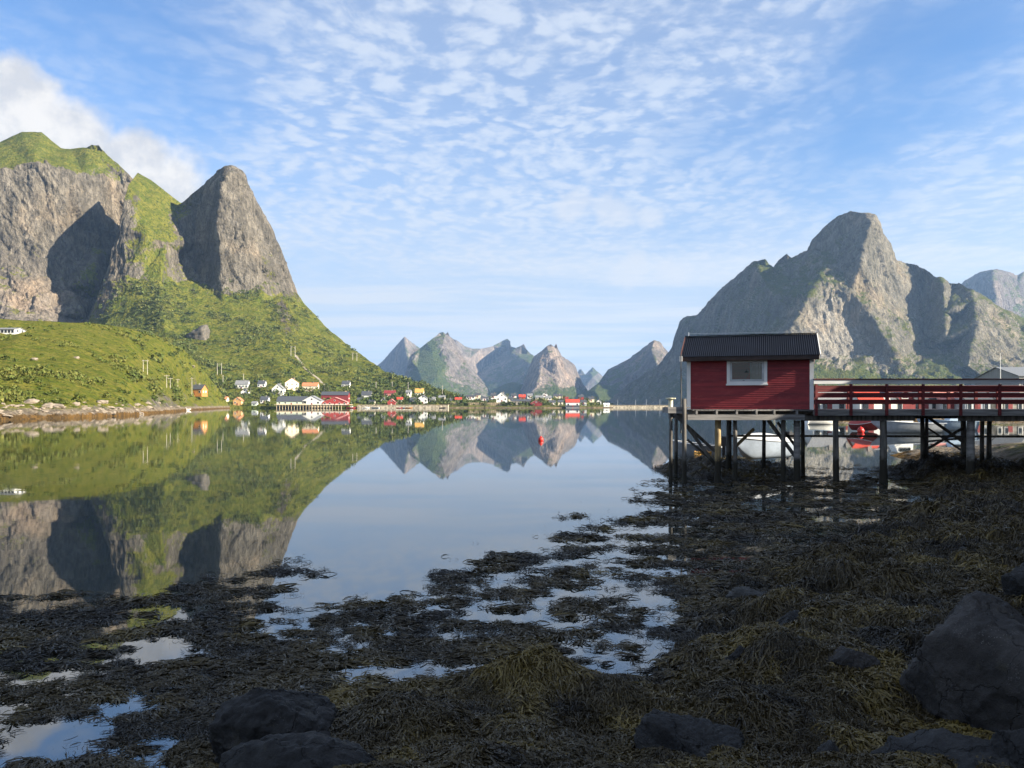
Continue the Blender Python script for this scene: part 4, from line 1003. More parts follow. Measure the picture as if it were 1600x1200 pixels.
# standing things on the pier
bl = MB().ring([(.085, 0), (.085, .28), (.19, .30), (.19, .34), (.02, .35)], 18).build('mooring_bollard', mat('yellowed_white_paint', (.68, .64, .45), .5, var=.15), smooth=False, loc=(X30(1049.5), 30.2, Z30(635.8)))
tag(bl, 'white mooring bollard with a flat top on the outer pier corner', 'bollard')
tp = MB().tube([(0, 0, -.9), (.01, 0, .6), (0, 0, 2.05)], [.028, .025, .022], 8).build('mooring_pole', PILEW, loc=(X30(1063.5), 29.95, Z30(633)-.15))
tag(tp, 'thin dark upright pole at the outer pier corner left of the red hut', 'pole')

# ------------------------------------------------------------------ red hut
def hut():
    yaw = R(-17.5)
    h = empty('boat_hut', (X30(1170.5, 30.35), 30.38, 2.745), yaw); tag(h, 'small red clad hut with dark corrugated roof standing on the pier', 'hut')
    w, dp, hw = 2.255, 3.2, 2.12
    WCX, WCZ = X30(1167.5)-X30(1170.5), Z30(580, 30.4)-2.745
    xm = mat('hut_red_paint', (.27, .024, .028), .62, var=.35, scale=1.6, bump=.25, bscale=14, stretch=(.35, 1, 5), col2=(.16, .014, .018))
    kk = NT(xm.node_tree); bs_ = xm.node_tree.nodes['Principled BSDF']; src_ = bs_.inputs['Base Color'].links[0].from_socket
    zz_ = kk.new('ShaderNodeSeparateXYZ'); kk.put(zz_.inputs[0], kk.obj())
    wn = kk.new('ShaderNodeTexWhiteNoise', noise_dimensions='1D'); kk.put(wn.inputs['W'], kk.m('FLOOR', kk.m('DIVIDE', zz_.outputs[2], .083)))
    c_ = kk.mix(kk.m('MULTIPLY', wn.outputs['Value'], .45), src_, (.13, .014, .018))
    fade = kk.ss(kk.noise(kk.mapv(kk.obj(), (1.2, 1, 4)), 1.6, 7, .75), .50, .70, 0, .6)
    kk.put(bs_.inputs['Base Color'], kk.mix(fade, c_, (.32, .06, .055)))
    b = MB(); z = .0; bh = .083
    while z < hw-.01:
        z1 = min(z+bh, hw)
        for (xa, ya, xb, yb_) in ((-w, 0, w, 0), (w, 0, w, dp), (w, dp, -w, dp), (-w, dp, -w, 0)):
            dv = Vector((xb-xa, yb_-ya, 0)).normalized(); n = Vector((dv.y, -dv.x, 0)); a = Vector((xa, ya, 0)); e = Vector((xb, yb_, 0))
            lo, hi = n*.020, n*.004
            segs = [(a, e)]
            if ya == 0 and yb_ == 0 and z1 > WCZ-.42 and z < WCZ+.42: segs = [(a, Vector((WCX-.66, 0, 0))), (Vector((WCX+.66, 0, 0)), e)]
            for a_, e_ in segs:
                b.add([a_+lo+Vector((0, 0, z)), e_+lo+Vector((0, 0, z)), e_+hi+Vector((0, 0, z1)), a_+hi+Vector((0, 0, z1)), a_+Vector((0, 0, z)), e_+Vector((0, 0, z))], [(0, 1, 2, 3), (4, 5, 1, 0)])
        z = z1
    pitch = .465; rz = hw+pitch*dp/2
    for x, s in ((-w, -1), (w, 1)): b.add([(x+.012*s, 0, hw), (x+.012*s, dp, hw), (x+.012*s, dp/2, rz-.06)], [(0, 1, 2) if s > 0 else (2, 1, 0)])
    b.add([(-w, 0, 0), (w, 0, 0), (w, dp, 0), (-w, dp, 0)], [(3, 2, 1, 0)])
    b.build('wall', xm, h)
    for sx in (-1, 1):
        for yy in (0, dp):
            f = -1 if yy == 0 else 1
            c = MB().box(min(sx*(w-.09), sx*(w+.052)), max(sx*(w-.09), sx*(w+.052)), min(yy+f*.022, yy+f*.048), max(yy+f*.022, yy+f*.048), -.02, hw-.02)
            c.box(min(sx*(w+.026), sx*(w+.052)), max(sx*(w+.026), sx*(w+.052)), min(yy-f*.10, yy+f*.0215), max(yy-f*.10, yy+f*.0215), -.02, hw-.02)
            c.build('corner_board', TRIMW, h)
    # roof: corrugated sheets
    oe, og = .34, .25
    rm = mat('black_corrugated_sheet', (.0035, .006, .013), .7, 0.0, var=.2, scale=2, spec=.12)
    r_ = MB(); nx = 66*8; L = 2*(w+og)
    for side in (0, 1):
        o = len(r_.v)
        for i in range(nx+1):
            x = -w-og+L*i/nx; dz_ = .011*math.sin(2*math.pi*i/8)
            for j in (0, 1):
                y = (dp/2 if j == 0 else -oe-.05) if side == 0 else (dp/2 if j == 0 else dp+oe+.05)
                zz = rz+.07-abs(y-dp/2)*pitch+dz_
                r_.v.append((x, y, zz))
        for i in range(nx):
            q = (o+2*i, o+2*i+1, o+2*i+3, o+2*i+2); r_.f.append(q if side == 0 else q[::-1])
    ro = r_.build('roof', rm, h, True)
    u = MB()
    for side in (0, 1):
        ye = -oe if side == 0 else dp+oe
        za = rz+.035-(dp/2+oe)*pitch
        q = [(-w-og+.02, dp/2, rz+.035), (-w-og+.02, ye, za), (w+og-.02, ye, za), (w+og-.02, dp/2, rz+.035)]
        q2 = [(a, b_, c-.06) for a, b_, c in q]
        u.add(q+q2, [(0, 1, 2, 3), (7, 6, 5, 4), (4, 5, 1, 0), (5, 6, 2, 1), (6, 7, 3, 2), (7, 4, 0, 3)])
    u.build('roof_boarding', mat('dark_brown_stain', (.05, .03, .025), .7, var=.3), ro)
    MB().box(-w-og-.01, w+og+.01, dp/2-.11, dp/2+.11, rz+.085, rz+.105).build('ridge_cap', rm, ro)
    zf = rz+.03-(dp/2+oe)*pitch
    MB().box(-w-og+.03, w+og-.03, -oe-.03, -oe-.002, zf-.14, zf+.0).build('eave_board', mat('dark_brown_stain', (.05, .03, .025)), h)
    MB().box(-w-og+.03, w+og-.03, -oe-.0, -.03, zf-.15, zf-.12).build('soffit', mat('dark_brown_stain', (.05, .03, .025)), h)
    for sx, mm in ((-1, mat('shaded_board_brown', (.16, .06, .04), .7)), (1, TRIMW)):  # left board's shade is put into its brown colour; right board stays white
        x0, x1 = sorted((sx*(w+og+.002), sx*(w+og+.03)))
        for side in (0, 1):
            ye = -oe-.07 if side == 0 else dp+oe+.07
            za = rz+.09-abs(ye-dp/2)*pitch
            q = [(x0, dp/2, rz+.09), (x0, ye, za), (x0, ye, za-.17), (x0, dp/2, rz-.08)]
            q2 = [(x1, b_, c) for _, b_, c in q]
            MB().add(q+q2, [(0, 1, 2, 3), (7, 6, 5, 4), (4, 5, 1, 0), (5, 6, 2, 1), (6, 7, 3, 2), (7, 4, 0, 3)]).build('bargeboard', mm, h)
    MB().box(-w-og-.04, -w-og+.06, -oe-.09, -oe-.04, zf-.16, zf+.04).build('gutter_end', TRIMW, h)
    g = MB().tube([(-w-og+.12, dp/2, rz+.20), (w+og-.05, dp/2, rz+.16)], .006, 6).tube([(-w-og+.12, dp/2, rz+.09), (-w-og+.12, dp/2, rz+.26)], .016, 6).tube([(w+og-.05, dp/2, rz+.09), (w+og-.05, dp/2, rz+.17)], .012, 6)
    g.build('aerial_wire', METAL, h)
    # window
    cx, cz, ww, wh = X30(1167.5)-X30(1170.5), Z30(580, 30.4)-2.745, .735, .495
    win = MB()
    for (a, b_, c, d_) in ((-ww, ww, wh-.11, wh), (-ww, ww, -wh+.02, -wh+.11), (-ww, -ww+.115, -wh+.11, wh-.11), (ww-.115, ww, -wh+.11, wh-.11)):
        win.box(cx+a, cx+b_, -.055, .0, cz+c, cz+d_)
    win.box(cx-ww-.03, cx+ww+.03, -.09, .0, cz-wh-.04, cz-wh+.02)
    wo = win.build('window', TRIMW, h)
    iw, ih = ww-.12, wh-.115; cs = MB()
    for (a, b_, c, d_) in ((-iw, iw, ih-.07, ih), (-iw, iw, -ih, -ih+.07), (-iw, -iw+.07, -ih+.07, ih-.07), (iw-.07, iw, -ih+.07, ih-.07)):
        cs.box(cx+a, cx+b_, -.04, .0, cz+c, cz+d_)
    cs.build('casement', CAPW, wo)
    gl = bpy.data.materials.new('window_pane_glass'); gl.use_nodes = True; k = NT(gl.node_tree); gl.node_tree.nodes.clear()
    tr = k.new('ShaderNodeBsdfTransparent'); gs = k.new('ShaderNodeBsdfGlossy'); gs.inputs['Roughness'].default_value = .01; fr = k.new('ShaderNodeFresnel'); fr.inputs[0].default_value = 1.45
    mx = k.new('ShaderNodeMixShader'); k.l.new(fr.outputs[0], mx.inputs[0]); k.l.new(tr.outputs[0], mx.inputs[1]); k.l.new(gs.outputs[0], mx.inputs[2]); k.l.new(mx.outputs[0], k.new('ShaderNodeOutputMaterial').inputs[0])
    MB().box(cx-iw+.06, cx+iw-.06, -.030, -.024, cz-ih+.06, cz+ih-.06).build('pane', gl, wo)
    cu = MB(); n = 60
    for i in range(n+1):
        x = cx+.12+.48*i/n; y = .09+.02*math.sin(i*.9)+.008*math.sin(i*2.3)
        cu.v += [(x, y, cz-.5), (x, y+.004, cz+.5)]
    for i in range(n): cu.f.append((2*i, 2*i+2, 2*i+3, 2*i+1))
    cu.build('curtain', mat('pale_curtain', (.20, .23, .21), .9, var=.2, scale=4), h, True)
    lm = Vector(h.location)+Matrix.Rotation(yaw, 3, 'Z') @ Vector((cx-.12, .04, cz-.36))
    L_ = empty('desk_lamp', lm, yaw); tag(L_, 'dark jointed desk lamp seen behind the hut window pane', 'lamp')
    MB().ring([(.09, 0), (.09, .02), (.02, .03)], 14).build('base', BLACK, L_)
    MB().tube([(0, 0, .02), (.16, 0, .26), (.23, 0, .56)], .012, 8).build('arm', BLACK, L_)
    MB().ring([(.03, .10), (.05, .06), (.11, -.03)], 16, .12, .0, .34).build('lamp_shade', BLACK, L_)
hut()

# ------------------------------------------------------------------ harbour behind the pier
LB = mat('pale_blue_paint', (.38, .48, .58), .4, var=.1)
GREYH = mat('light_grey_gelcoat', (.42, .44, .46), .3, var=.1)
TARP = mat('white_tarpaulin', (.50, .50, .49), .6, var=.1, scale=3, bump=.3, bscale=3)
boat('beached_boat', 'white boat under a pale tarpaulin lying ashore behind the hut piles', (X30(1190, 38.5), 38.5, .30), 3.7, 1.7, .85, R(215), hull=mat('pale_blue_hull', (.36, .42, .50), .4, var=.1), deck=TARP, cover=TARP, engine=True, strip=GREYH)
boat('beached_boat', 'open white boat lying ashore behind the outer piles of the hut', (X30(1086, 39.5), 39.5, .25), 2.4, 1.3, .7, R(150), hull=mat('dull_grey_hull', (.30, .31, .32), .5), deck=mat('grey_boat_floor', (.15, .15, .15), .7), strip=GREYH, engine=True)
cb = MB(); 
for z in range(4): cb.box(-.33, .33, -.25, -.22, .04+z*.12, .13+z*.12).box(-.33, .33, .22, .25, .04+z*.12, .13+z*.12).box(-.33, -.30, -.22, .22, .04+z*.12, .13+z*.12).box(.30, .33, -.22, .22, .04+z*.12, .13+z*.12)
for sx in (-1, 1):
    for sy in (-1, 1): cb.box(sx*.29-.025, sx*.29+.025, sy*.205-.02, sy*.205+.02, 0, .53)
cb.box(-.33, .33, -.22, .22, 0, .035)
cr = cb.build('fish_crate', mat('yellow_plastic', (.62, .33, .06), .5, var=.2), loc=(X30(1098, 37), 37, .25)); cr.rotation_euler.z = .2
tag(cr, 'slatted orange yellow fish crate on the dark rocks behind the hut piles', 'crate')
boat('moored_boat', 'grey hulled motor boat with white cabin moored behind the pier', (X30(1418, 84), 84, -.15), 7.2, 2.4, 1.15, R(182), hull=GREYH, deck=WHITE, cabin=WHITE, cabin_x=.1, rail=True)
boat('moored_boat', 'pale blue boat moored behind the crossed braces of the pier', (X30(1480, 92), 92, -.15), 6.2, 2.2, 1.2, R(176), hull=LB, deck=WHITE, cabin=LB, cabin_x=-.15)
boat('beached_boat', 'bright red boat with white keel tilted on the harbour shore', (X30(1356, 88), 88, .15), 3.6, 1.6, .95, R(-60), hull=RED, deck=RED, cover=RED, strip=WHITE, tilt=.35)
boat('moored_boat', 'small white dinghy moored in the harbour under left end of the railing', (X30(1285, 120), 120, -.1), 5, 1.8, .9, R(5), hull=WHITE, deck=GREYH, strip=LB)
fb = MB().ring([(.02, -.38), (.25, -.3), (.38, 0), (.25, .3), (.08, .4), (.02, .5)], 14).build('buoy', MATS['red_plastic'], smooth=True, loc=(X30(1345, 84), 84, .2))
tag(fb, 'red ball buoy beside the tilted red boat in the harbour', 'buoy')
# harbour ground
us_ = np.linspace(.355, .95, 110); ys_ = np.array([146, 150, 153, 158, 165, 180, 205, 240, 300, 420, 700, 1100.])
uu, gy = np.meshgrid(us_, ys_, indexing='ij'); gx = uu*gy
gz = -1.2+2.2*sstep(gy, 147, 158)*sstep(uu, .355, .385)+.5*fbm(np.stack([gx, gy, gx*0], -1)/9, 3)+3.0*sstep(gy, 210, 420)
idx = np.arange(gx.size).reshape(gx.shape)
me = np_mesh('harbour_ground', np.stack([gx, gy, gz], -1), np.stack([idx[:-1, :-1], idx[1:, :-1], idx[1:, 1:], idx[:-1, 1:]], -1), smooth=True, attrs={'grass': np.full(gx.shape, .55), 'pale': np.zeros(gx.shape)})
link_mesh('harbour_ground', me, M_LOW)['kind'] = 'structure'
HB = 'houses behind the pier railing'
def hh(px, D, w, hw, hr, dp, name, label, cat='house', **kw): house(name, label, cat, (X30(px, D), D, 1.0), w, hw, hr, dp, **kw)
hh(1296, 172, 7, 3.1, 2.0, 6, 'white_house', 'white house seen through left end of the railing', win=4, group=HB, roof=GREYR)
hh(1361, 166, 4.6, 3.0, 2.0, 6, 'white_house', 'white house with bright red roof seen through the railing', wall=WHITE, roof=REDR, win=2, group=HB)
hh(1388, 172, 3.6, 3.4, 1.9, 6, 'white_house', 'narrow white gabled house right of the bright red roof behind railing', gable=True, win=2, group=HB)
hh(1414, 175, 4.6, 2.8, 2.4, 7, 'red_house', 'dark red gabled house with black roof seen through the railing', gable=True, wall=DRED, win=2, group=HB)
hh(1447, 178, 5.6, 3.4, 1.6, 6, 'white_house', 'white house with dark roof right of the dark red gabled house', win=3, roof=SLATE, group=HB)
hh(1487, 176, 5.0, 3.0, 2.0, 6, 'grey_house', 'light grey house with faded red roof, seen through the railing', wall=GREYH, roof=PINK, win=3, group=HB)
hh(1528, 172, 5.4, 3.2, 1.8, 6, 'white_house', 'pale grey house seen through right part of the railing', wall=GREYH, roof=SLATE, win=3, group=HB)
hh(1578, 176, 6, 3.2, 1.9, 6, 'grey_house', 'wide dark grey house at the right edge behind the railing', wall=STONE, roof=SLATE, win=4, group=HB)
hh(1325, 190, 5, 3.2, 2.2, 6, 'cream_house', 'cream house set back behind white house and the bright red roof', wall=CREAM, roof=SLATE, win=3, group=HB)
# grey hall standing above the railing at the right edge
hl = house('fish_hall', 'large grey hall with pale metal roof rising above the right end of railing', 'hall', (X30(1634, 255), 255, 2.0), 17, 10.2, 3.2, 24, wall=mat('grey_sheet_cladding', (.30, .30, .28), .6, var=.2, scale=1, stretch=(6, 6, .2)), roof=mat('pale_metal_roof', (.17, .18, .19), .6, .0, var=.1), win=5, rows=2, chimney=False, door=True)
mp = empty('flag_pole', (X30(1563, 240), 240, 1.6)); tag(mp, 'tall thin white pole standing left of the grey hall', 'pole')
MB().tube([(0, 0, 0), (0, 0, 16.4)], [.16, .09], 8).build('mast', WHITE, mp); MB().ring([(.02, 16.35), (.16, 16.5), (.16, 16.62), (.02, 16.75)], 10).build('finial', WHITE, mp)

# ------------------------------------------------------------------ shore, seaweed and boulders in the foreground
def gp(px, py): D = CH*F/(py-HY); return ((px-CX)/F*D, D)
COVP = [(-60,920,.0),(0,925,.05),(0,955,.9),(0,1000,.97),(0,1060,.85),(0,1120,.62),(0,1200,.75),(150,960,.85),(150,1000,.95),(180,1025,.78),(150,1070,.72),(100,1110,.55),(250,1050,.72),(250,1110,.8),(250,1170,.62),(250,920,.05),(250,940,.5),(380,932,.5),(350,970,.93),(450,958,.5),(430,1010,.9),(520,922,.32),(540,900,.05),(520,1000,.85),(600,950,.2),(620,915,.05),(600,1010,.9),(560,1060,.6),(660,955,.75),(750,960,.5),(700,1010,.95),(820,985,.48),(900,1000,.55),(760,890,.4),(700,860,.12),(620,860,.05),(850,862,.36),(860,905,.6),(900,835,.3),(950,820,.22),(800,825,.03),(960,880,.62),(1000,950,.6),(930,1040,.5),(980,1075,.55),(870,1070,.5),(1040,1020,.52),(1050,900,.75),(1000,860,.62),(1020,830,.5),(1040,795,.42),(1000,777,.22),(940,775,.02),(1085,870,.95),(1120,800,.7),(1150,850,.85),(1300,800,.72),(1280,772,.5),(1180,770,.5),(1100,950,.92),(1300,900,.9),(1500,850,.86),(1350,770,.45),(1350,755,.55),(1250,755,.5),(1060,765,.3),(1080,745,.2),(500,850,.0),(300,880,.0),(900,760,.0),(950,700,.0),(700,780,.0),(1000,730,.0),(1200,720,.1),(1300,720,.0),(1420,740,.5),(1600,760,.9),(1700,1000,1.2),(1700,1210,1.2),(800,1210,1),(400,1210,.9),(-60,1210,.8)]
BEDP = [(-80,900,-.5),(0,1000,-.12),(0,1190,-.06),(200,1190,-.04),(350,1150,.02),(450,1190,.05),(600,1190,.15),(600,1115,.05),(700,1110,.06),(850,1110,.10),(1000,1115,.06),(1100,1110,.12),(800,1190,.26),(1000,1190,.16),(1300,1190,.10),(1600,1190,.14),(1720,1190,.3),(1150,1060,.10),(1300,1080,.30),(1500,1050,.22),(1600,1000,.32),(1100,1000,-.03),(1200,1000,.02),(1300,950,.0),(1400,920,.0),(1500,900,.06),(1600,900,.14),(1500,800,-.04),(1600,760,.12),(1600,720,.38),(1720,800,.5),(1450,765,-.10),(1450,735,.25),(1300,748,-.10),(1200,750,-.03),(1130,752,-.05),(1090,748,-.05),(1060,760,-.2),(1300,850,-.06),(1200,850,-.08),(1150,900,-.04),(1300,800,-.10),(1400,820,-.06),(1050,900,-.15),(900,1000,-.2),(600,950,-.3),(500,1020,-.15),(800,850,-.4),(1000,760,-.4),(1300,725,-.35),(1420,722,-.1),(1000,700,-.6),(500,800,-.6),(0,800,-.6),(1200,722,-.05),(1130,722,-.08),(1540,700,.35)]
COVP += [(-900,700,0),(-900,930,0),(-900,960,.8),(-900,1400,.8),(2800,640,1.2),(2800,1400,1.2),(900,660,0)]
BEDP += [(-900,640,-.6),(-900,930,-.5),(-900,1400,-.05),(2800,640,1.0),(2800,1400,.6),(900,650,-.6),(500,1400,.3),(1300,1400,.1)]
covT = cdt([q[:2] for q in COVP], [(q[2],) for q in COVP]); bedT = cdt([q[:2] for q in BEDP], [(q[2],) for q in BEDP])
MOUNDS = [(.25, 7.75, .62, .26), (3.75, 10.4, .75, .30), (5.5, 12.4, .9, .32), (2.75, 8.8, .8, .24), (-.8, 6.9, .55, .22), (.95, 7.25, .4, .2), (17.6, 33.8, 1.7, .5), (9.6, 35.2, 2.6, .40), (6.9, 36.5, 2.0, .35), (4.9, 9.6, .6, .25), (8.5, 17, 1.2, .16), (11, 20, 1.4, .18), (6.3, 14.6, .8, .14), (1.9, 7.0, .45, .2), (9.0, 13.5, .9, .16), (21.0, 32.0, 2.0, .4)]
def clumps(x, y, size, seed):
    """nearest tuft centre: distance, offset and a random number of the tuft"""
    px_, py_ = x/size, y/size; ix, iy = np.floor(px_).astype(np.int64), np.floor(py_).astype(np.int64)
    best = np.full(np.shape(x), 9.0); ox = np.zeros_like(best); oy = np.zeros_like(best); rid = np.zeros_like(best)
    for dx in (-1, 0, 1):
        for dy in (-1, 0, 1):
            jx, jy = ix+dx, iy+dy; z0_ = np.zeros_like(jx)
            ex, ey = px_-jx-_hash(jx, jy, z0_, seed), py_-jy-_hash(jx, jy, z0_, seed+1); d2 = ex*ex+ey*ey; m_ = d2 < best
            best = np.where(m_, d2, best); ox = np.where(m_, ex, ox); oy = np.where(m_, ey, oy); rid = np.where(m_, _hash(jx, jy, z0_, seed+2), rid)
    return np.sqrt(best), ox*size, oy*size, rid
def bed(x, y):
    yy = np.maximum(y, 6.2); px = np.clip(CX+F*x/yy, -800, 2700); py = HY+CH*F/yy
    z = interp(bedT, px, py)[..., 0]
    z = z+np.maximum(0, 6.2-y)*.26
    for mx, my, r, h in MOUNDS: z = z+h*np.exp(-(((x-mx)**2+(y-my)**2)/(r*r)))
    p = np.stack([x, y, x*0], -1)
    up = sstep(z, -.12, .12)
    z = z+up*(.13*fbm(p*1.15, 3, seed=201)+.07*fbm(p*3.4, 3, seed=205))*np.clip(y/9, .7, 2.2)
    c1_, _, _, r1_ = clumps(x+.12*vnoise(p*2.5, 231), y+.12*vnoise(p*2.5, 232), .62, 221)
    z = z+up*(.16*np.clip(y/9, .7, 1.6))*np.clip(.62-c1_, -.2, .62)*(.35+r1_)
    return z
nu_, nd_ = 420, 420
u_ = np.linspace(-.85, 1.5, nu_); D_s = np.exp(np.linspace(math.log(2.2), math.log(46), nd_))
UU, DD = np.meshgrid(u_, D_s, indexing='ij'); GX, GY = UU*DD, DD
GZ = bed(GX, GY)
GZ = np.where(DD > 42, -.6, GZ)
def weed_mat(name, mult=1.0, attr=True):
    m = bpy.data.materials.new(name); m.use_nodes = True; k = NT(m.node_tree); b = m.node_tree.nodes['Principled BSDF']
    c = lambda *v: tuple(q*mult for q in v)
    if attr:
        tt = k.attr('tone')
        col = k.mix(k.ss(tt, .5, 1.0), k.mix(k.ss(tt, .0, .5), c(.011, .0085, .0055), c(.047, .034, .013)), c(.125, .090, .022))
    else:
        n = k.noise(k.pos(), 3.0, 6, .7); col = k.mix(k.ss(n, .35, .7), c(.016, .012, .008), c(.06, .042, .018))
        bn = k.new('ShaderNodeBump'); bn.inputs['Strength'].default_value = 1; bn.inputs['Distance'].default_value = .05
        k.put(bn.inputs['Height'], k.noise(k.pos(), 18, 5, .7, 1.5)); k.l.new(bn.outputs[0], b.inputs['Normal'])
    k.put(b.inputs['Base Color'], col); b.inputs['Roughness'].default_value = .42; b.inputs['Specular IOR Level'].default_value = .32
    return m
idx = np.arange(GX.size).reshape(GX.shape)
me = np_mesh('shore_bed', np.stack([GX, GY, GZ], -1), np.stack([idx[:-1, :-1], idx[1:, :-1], idx[1:, 1:], idx[:-1, 1:]], -1), smooth=True)
link_mesh('shore_bed', me, weed_mat('weedy_shore_bed', .95, attr=False))['kind'] = 'structure'

def strands(name, N, u0, u1, d0, d1, m):
    u = rng.uniform(u0, u1, N); D = np.exp(rng.uniform(math.log(d0), math.log(d1), N)); x, y = u*D, D
    z = bed(x, y); px = CX+F*x/y; py = HY+CH*F/np.maximum(y, 6.0)
    cov = interp(covT, px, py)[..., 0]
    p = np.stack([x, y, x*0], -1); ps = p*np.array([.8, 1.1, 1.0])
    n = .5+.9*(.50*fbm(ps*1.25, 3, .55, seed=303)+.34*fbm(ps*3.3, 3, .6, seed=311)+.30*fbm(ps*9, 2, seed=321))
    vis = (np.abs(u) < .66) & (D > 6)
    n = np.interp(n, np.quantile(n[vis], np.linspace(0, 1, 200)), np.linspace(0, 1, 200))     # so that cov is the share really covered
    dd = cov*.90-.06-n
    prob = np.clip(dd*12.0, 0, 1)**1.3+.10*sstep(dd, -.20, -.02)*(cov > .14)
    prob = np.where(z > .0, np.maximum(prob, .96), prob)
    prob = np.maximum(prob, .0015*(cov > .3))
    keep = rng.random(N) < prob
    x, y, z, D, p, prob = x[keep], y[keep], z[keep], D[keep], p[keep], prob[keep]; N = len(x)
    e = .06
    gx_ = (bed(x+e, y)-z)/e; gy_ = (bed(x, y+e)-z)/e
    cd_, cxo, cyo, crid = clumps(x, y, .45, 241); cdx, cyx, cyy, crid2 = clumps(x, y, 1.1, 251)
    flow = np.stack([vnoise(p*1.1, 401), vnoise(p*1.1, 402)], -1)
    wet = (z > .02)[:, None]
    dirv = np.where(wet, -.8*np.stack([gx_, gy_], -1)+.55*flow, .6*flow+np.array([.25, -.08]))+2.6*np.stack([cxo, cyo], -1)+.55*rng.normal(size=(N, 2))
    dirv /= np.linalg.norm(dirv, axis=1, keepdims=True)+1e-6
    L = (.03+.12*rng.random(N)**1.8)*(.7+.9*crid)*np.where((prob < .12) & (z < 0), .6, 1)*np.clip(D/7, .85, 4)**.55; wdt = L*rng.uniform(.024, .052, N)
    bend = rng.normal(0, 1.25, N); K = 4; pts = []
    ang = np.arctan2(dirv[:, 1], dirv[:, 0]); cx, cy = x.copy(), y.copy(); lift = rng.uniform(.004, .05, N)*np.clip(D/8, .8, 2.2)*np.where(z > 0, 1.5, .55)
    for i in range(K):
        a = ang+bend*(i/(K-1)-.3)
        zz = np.maximum(bed(cx, cy), .0)+.006+lift*math.sin(math.pi*min(1, i/(K-1)*.85+.15))
        pts.append((cx.copy(), cy.copy(), zz, a)); cx = cx+np.cos(a)*L/(K-1); cy = cy+np.sin(a)*L/(K-1)
    V = []
    til = rng.uniform(-1.1, 1.1, N)
    for i, (a, b, c, an) in enumerate(pts):
        wi = wdt*(.55, 1.0, .95, .5)[i]
        for s in (-1, 1):
            V.append(np.stack([a-np.sin(an)*wi*s*np.cos(til), b+np.cos(an)*wi*s*np.cos(til), np.maximum(c+wi*s*np.sin(til), .003)], -1))
    V = np.stack(V, 1)                                  # N, 10, 3
    base_ = (np.arange(N)*2*K)[:, None]
    Q = np.concatenate([base_+np.array([2*i, 2*i+1, 2*i+3, 2*i+2]) for i in range(K-1)], 1).reshape(-1, 4)
    tone = .33+.30*fbm(p*1.0, 4, seed=501)+.46*(crid-.5)+.44*(crid2-.5)-.22*np.clip(cd_-.35, 0, 1)+.16*fbm(p*4, 2, seed=505)+rng.normal(0, .08, N)+.10*(z > .05)+.12*sstep(-y, -9, -6)
    me = np_mesh(name, V.reshape(-1, 3), Q, attrs={'tone': np.repeat(np.clip(tone, 0, 1), 2*K)})
    o = link_mesh(name, me, m); o['kind'] = 'stuff'
    return N
WEED = weed_mat('bladder_wrack', 1.25)
strands('seaweed', 1300000, -.70, .80, 4.9, 40, WEED)

WET = mat('dark_wet_rock', (.032, .031, .031), .7, var=.5, scale=2.2, bump=.9, bscale=9, col2=(.014, .0135, .0135), spec=.25)
WETB = mat('brownish_dark_rock', (.050, .045, .042), .75, var=.5, scale=1.8, bump=1.0, bscale=8, col2=(.024, .022, .021), spec=.2)
def rocky(m):
    k = NT(m.node_tree); bs = m.node_tree.nodes['Principled BSDF']; src = bs.inputs['Base Color'].links[0].from_socket; o = k.obj()
    cr = k.ss(k.voro(k.v('ADD', o, k.v('SCALE', k.noise(o, 4, 4, .6, out=1), .30)), 1.7, 'DISTANCE_TO_EDGE'), -.01, .018)
    ba = k.m('MULTIPLY', k.ss(k.voro(o, 55), .22, .12), k.ss(k.noise(o, 2.4, 3, .6), .52, .66))
    li = k.ss(k.noise(o, 5.5, 6, .72), .56, .68, 0, .6)
    c_ = k.mix(li, src, (.060, .054, .040)); c_ = k.mix(k.m('ADD', .7, k.m('MULTIPLY', cr, .3)), (.006, .006, .006), c_); c_ = k.mix(ba, c_, (.19, .18, .165))
    k.put(bs.inputs['Base Color'], c_)
    bn = k.new('ShaderNodeBump'); bn.inputs['Strength'].default_value = 1; bn.inputs['Distance'].default_value = .035
    k.put(bn.inputs['Height'], k.m('ADD', k.m('MULTIPLY', cr, .6), k.m('ADD', k.noise(o, 9, 6, .7), k.m('MULTIPLY', k.noise(o, 40, 4, .7), .3)))); k.l.new(bn.outputs[0], bs.inputs['Normal'])
for m_ in (WET, WETB): rocky(m_)
def boulder(loc, dims, seed, rz, label, m=WET, tilt=(0, 0), sub=6, planes=14, rough=.055, soft=26):
    me = rock_mesh('boulder', dims, seed, sub, planes, rough, soft=soft); me.materials.append(m)
    o = bpy.data.objects.new('boulder', me); COL.objects.link(o); o.location = loc; o.rotation_euler = (tilt[0], tilt[1], rz)
    tag(o, label, 'boulder')
boulder((-1.90, 6.35, .20), (.48, .40, .40), 11, .3, 'dark angular boulder at the bottom left, the rear one of two', tilt=(0, -.15))
boulder((-1.52, 5.5, .08), (.60, .46, .40), 5, .1, 'dark flat boulder at the bottom edge in front of another')
boulder((4.30, 7.3, .20), (.78, .95, .92), 29, -.35, 'huge rounded dark boulder at right, the largest one', WETB, tilt=(.15, .12), planes=15, rough=.042, soft=20)
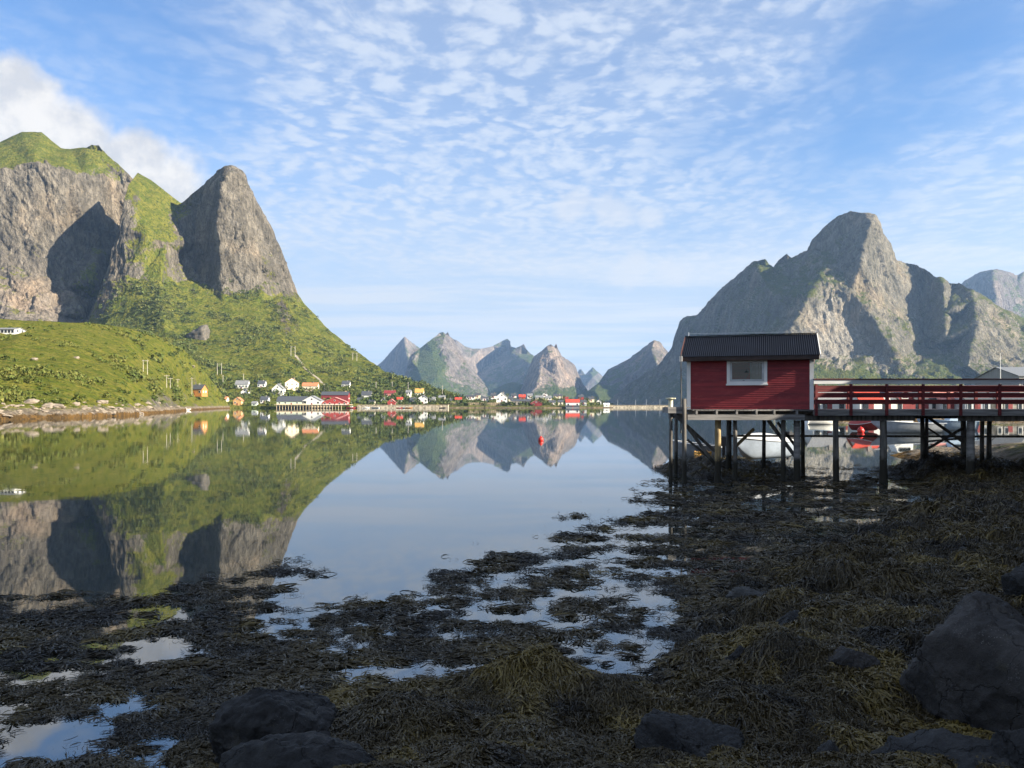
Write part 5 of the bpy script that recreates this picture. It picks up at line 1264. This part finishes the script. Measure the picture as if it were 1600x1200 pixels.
boulder((3.32, 8.05, .16), (.30, .30, .30), 31, .2, 'knee high dark boulder left of the huge rounded boulder', WETB)
boulder((1.42, 6.2, .16), (.38, .36, .34), 37, .5, 'dark angular boulder at bottom edge right of the seaweed mounds', tilt=(.1, .1))
boulder((2.25, 5.95, .02), (.34, .28, .30), 41, 0, 'low dark boulder at bottom edge half buried in seaweed')
boulder((3.15, 5.8, .04), (.60, .42, .36), 43, .15, 'broad low dark boulder at bottom edge below the huge boulder')
boulder((3.78, 5.8, .26), (.36, .34, .42), 47, .4, 'dark boulder in the bottom right corner of the shore')
boulder((3.42, 11.5, .06), (.30, .24, .20), 53, .6, 'small grey rock among seaweed in shallow water below the hut', mat('grey_rock', (.09, .088, .085), .8, var=.4, scale=2, bump=.8, bscale=9))
boulder((3.40, 9.75, .18), (.24, .2, .24), 59, .9, 'small bluish rock showing through a seaweed mound')
boulder((2.42, 8.45, .16), (.17, .15, .17), 61, .2, 'small dark rock peeping from seaweed left of knee high boulder')
boulder((6.65, 10.3, .45), (.34, .4, .30), 67, .2, 'dark rock at the right edge behind the huge boulder')

# knoll added beside the camera, unseen at right: crest shaped to shade the shore
kx, ky = np.concatenate([np.linspace(16, 40, 60), np.linspace(42, 120, 30)]), np.linspace(-120, 46, 190)
KX, KY = np.meshgrid(kx, ky, indexing='ij')
crest = np.interp(KY, [-120, -40, -10, 4, 15, 21, 23, 27.5, 30, 34, 46], [30, 31, 29, 24, 18.5, 12.2, 9.3, 9.7, 5, 1.5, .5])
KZ = -1+(crest+1)*sstep(KX, 17.5, 24.5)+.7*fbm(np.stack([KX, KY, KX*0], -1)/7, 4, seed=601)*sstep(KX, 18, 30)
idx = np.arange(KX.size).reshape(KX.shape)
me = np_mesh('hillside', np.stack([KX, KY, KZ], -1), np.stack([idx[:-1, :-1], idx[1:, :-1], idx[1:, 1:], idx[:-1, 1:]], -1), smooth=True, attrs={'grass': .4+.4*fbm(np.stack([KX, KY, KX*0], -1)/5, 3), 'pale': KX*0})
link_mesh('hillside', me, M_LOW)['kind'] = 'structure'
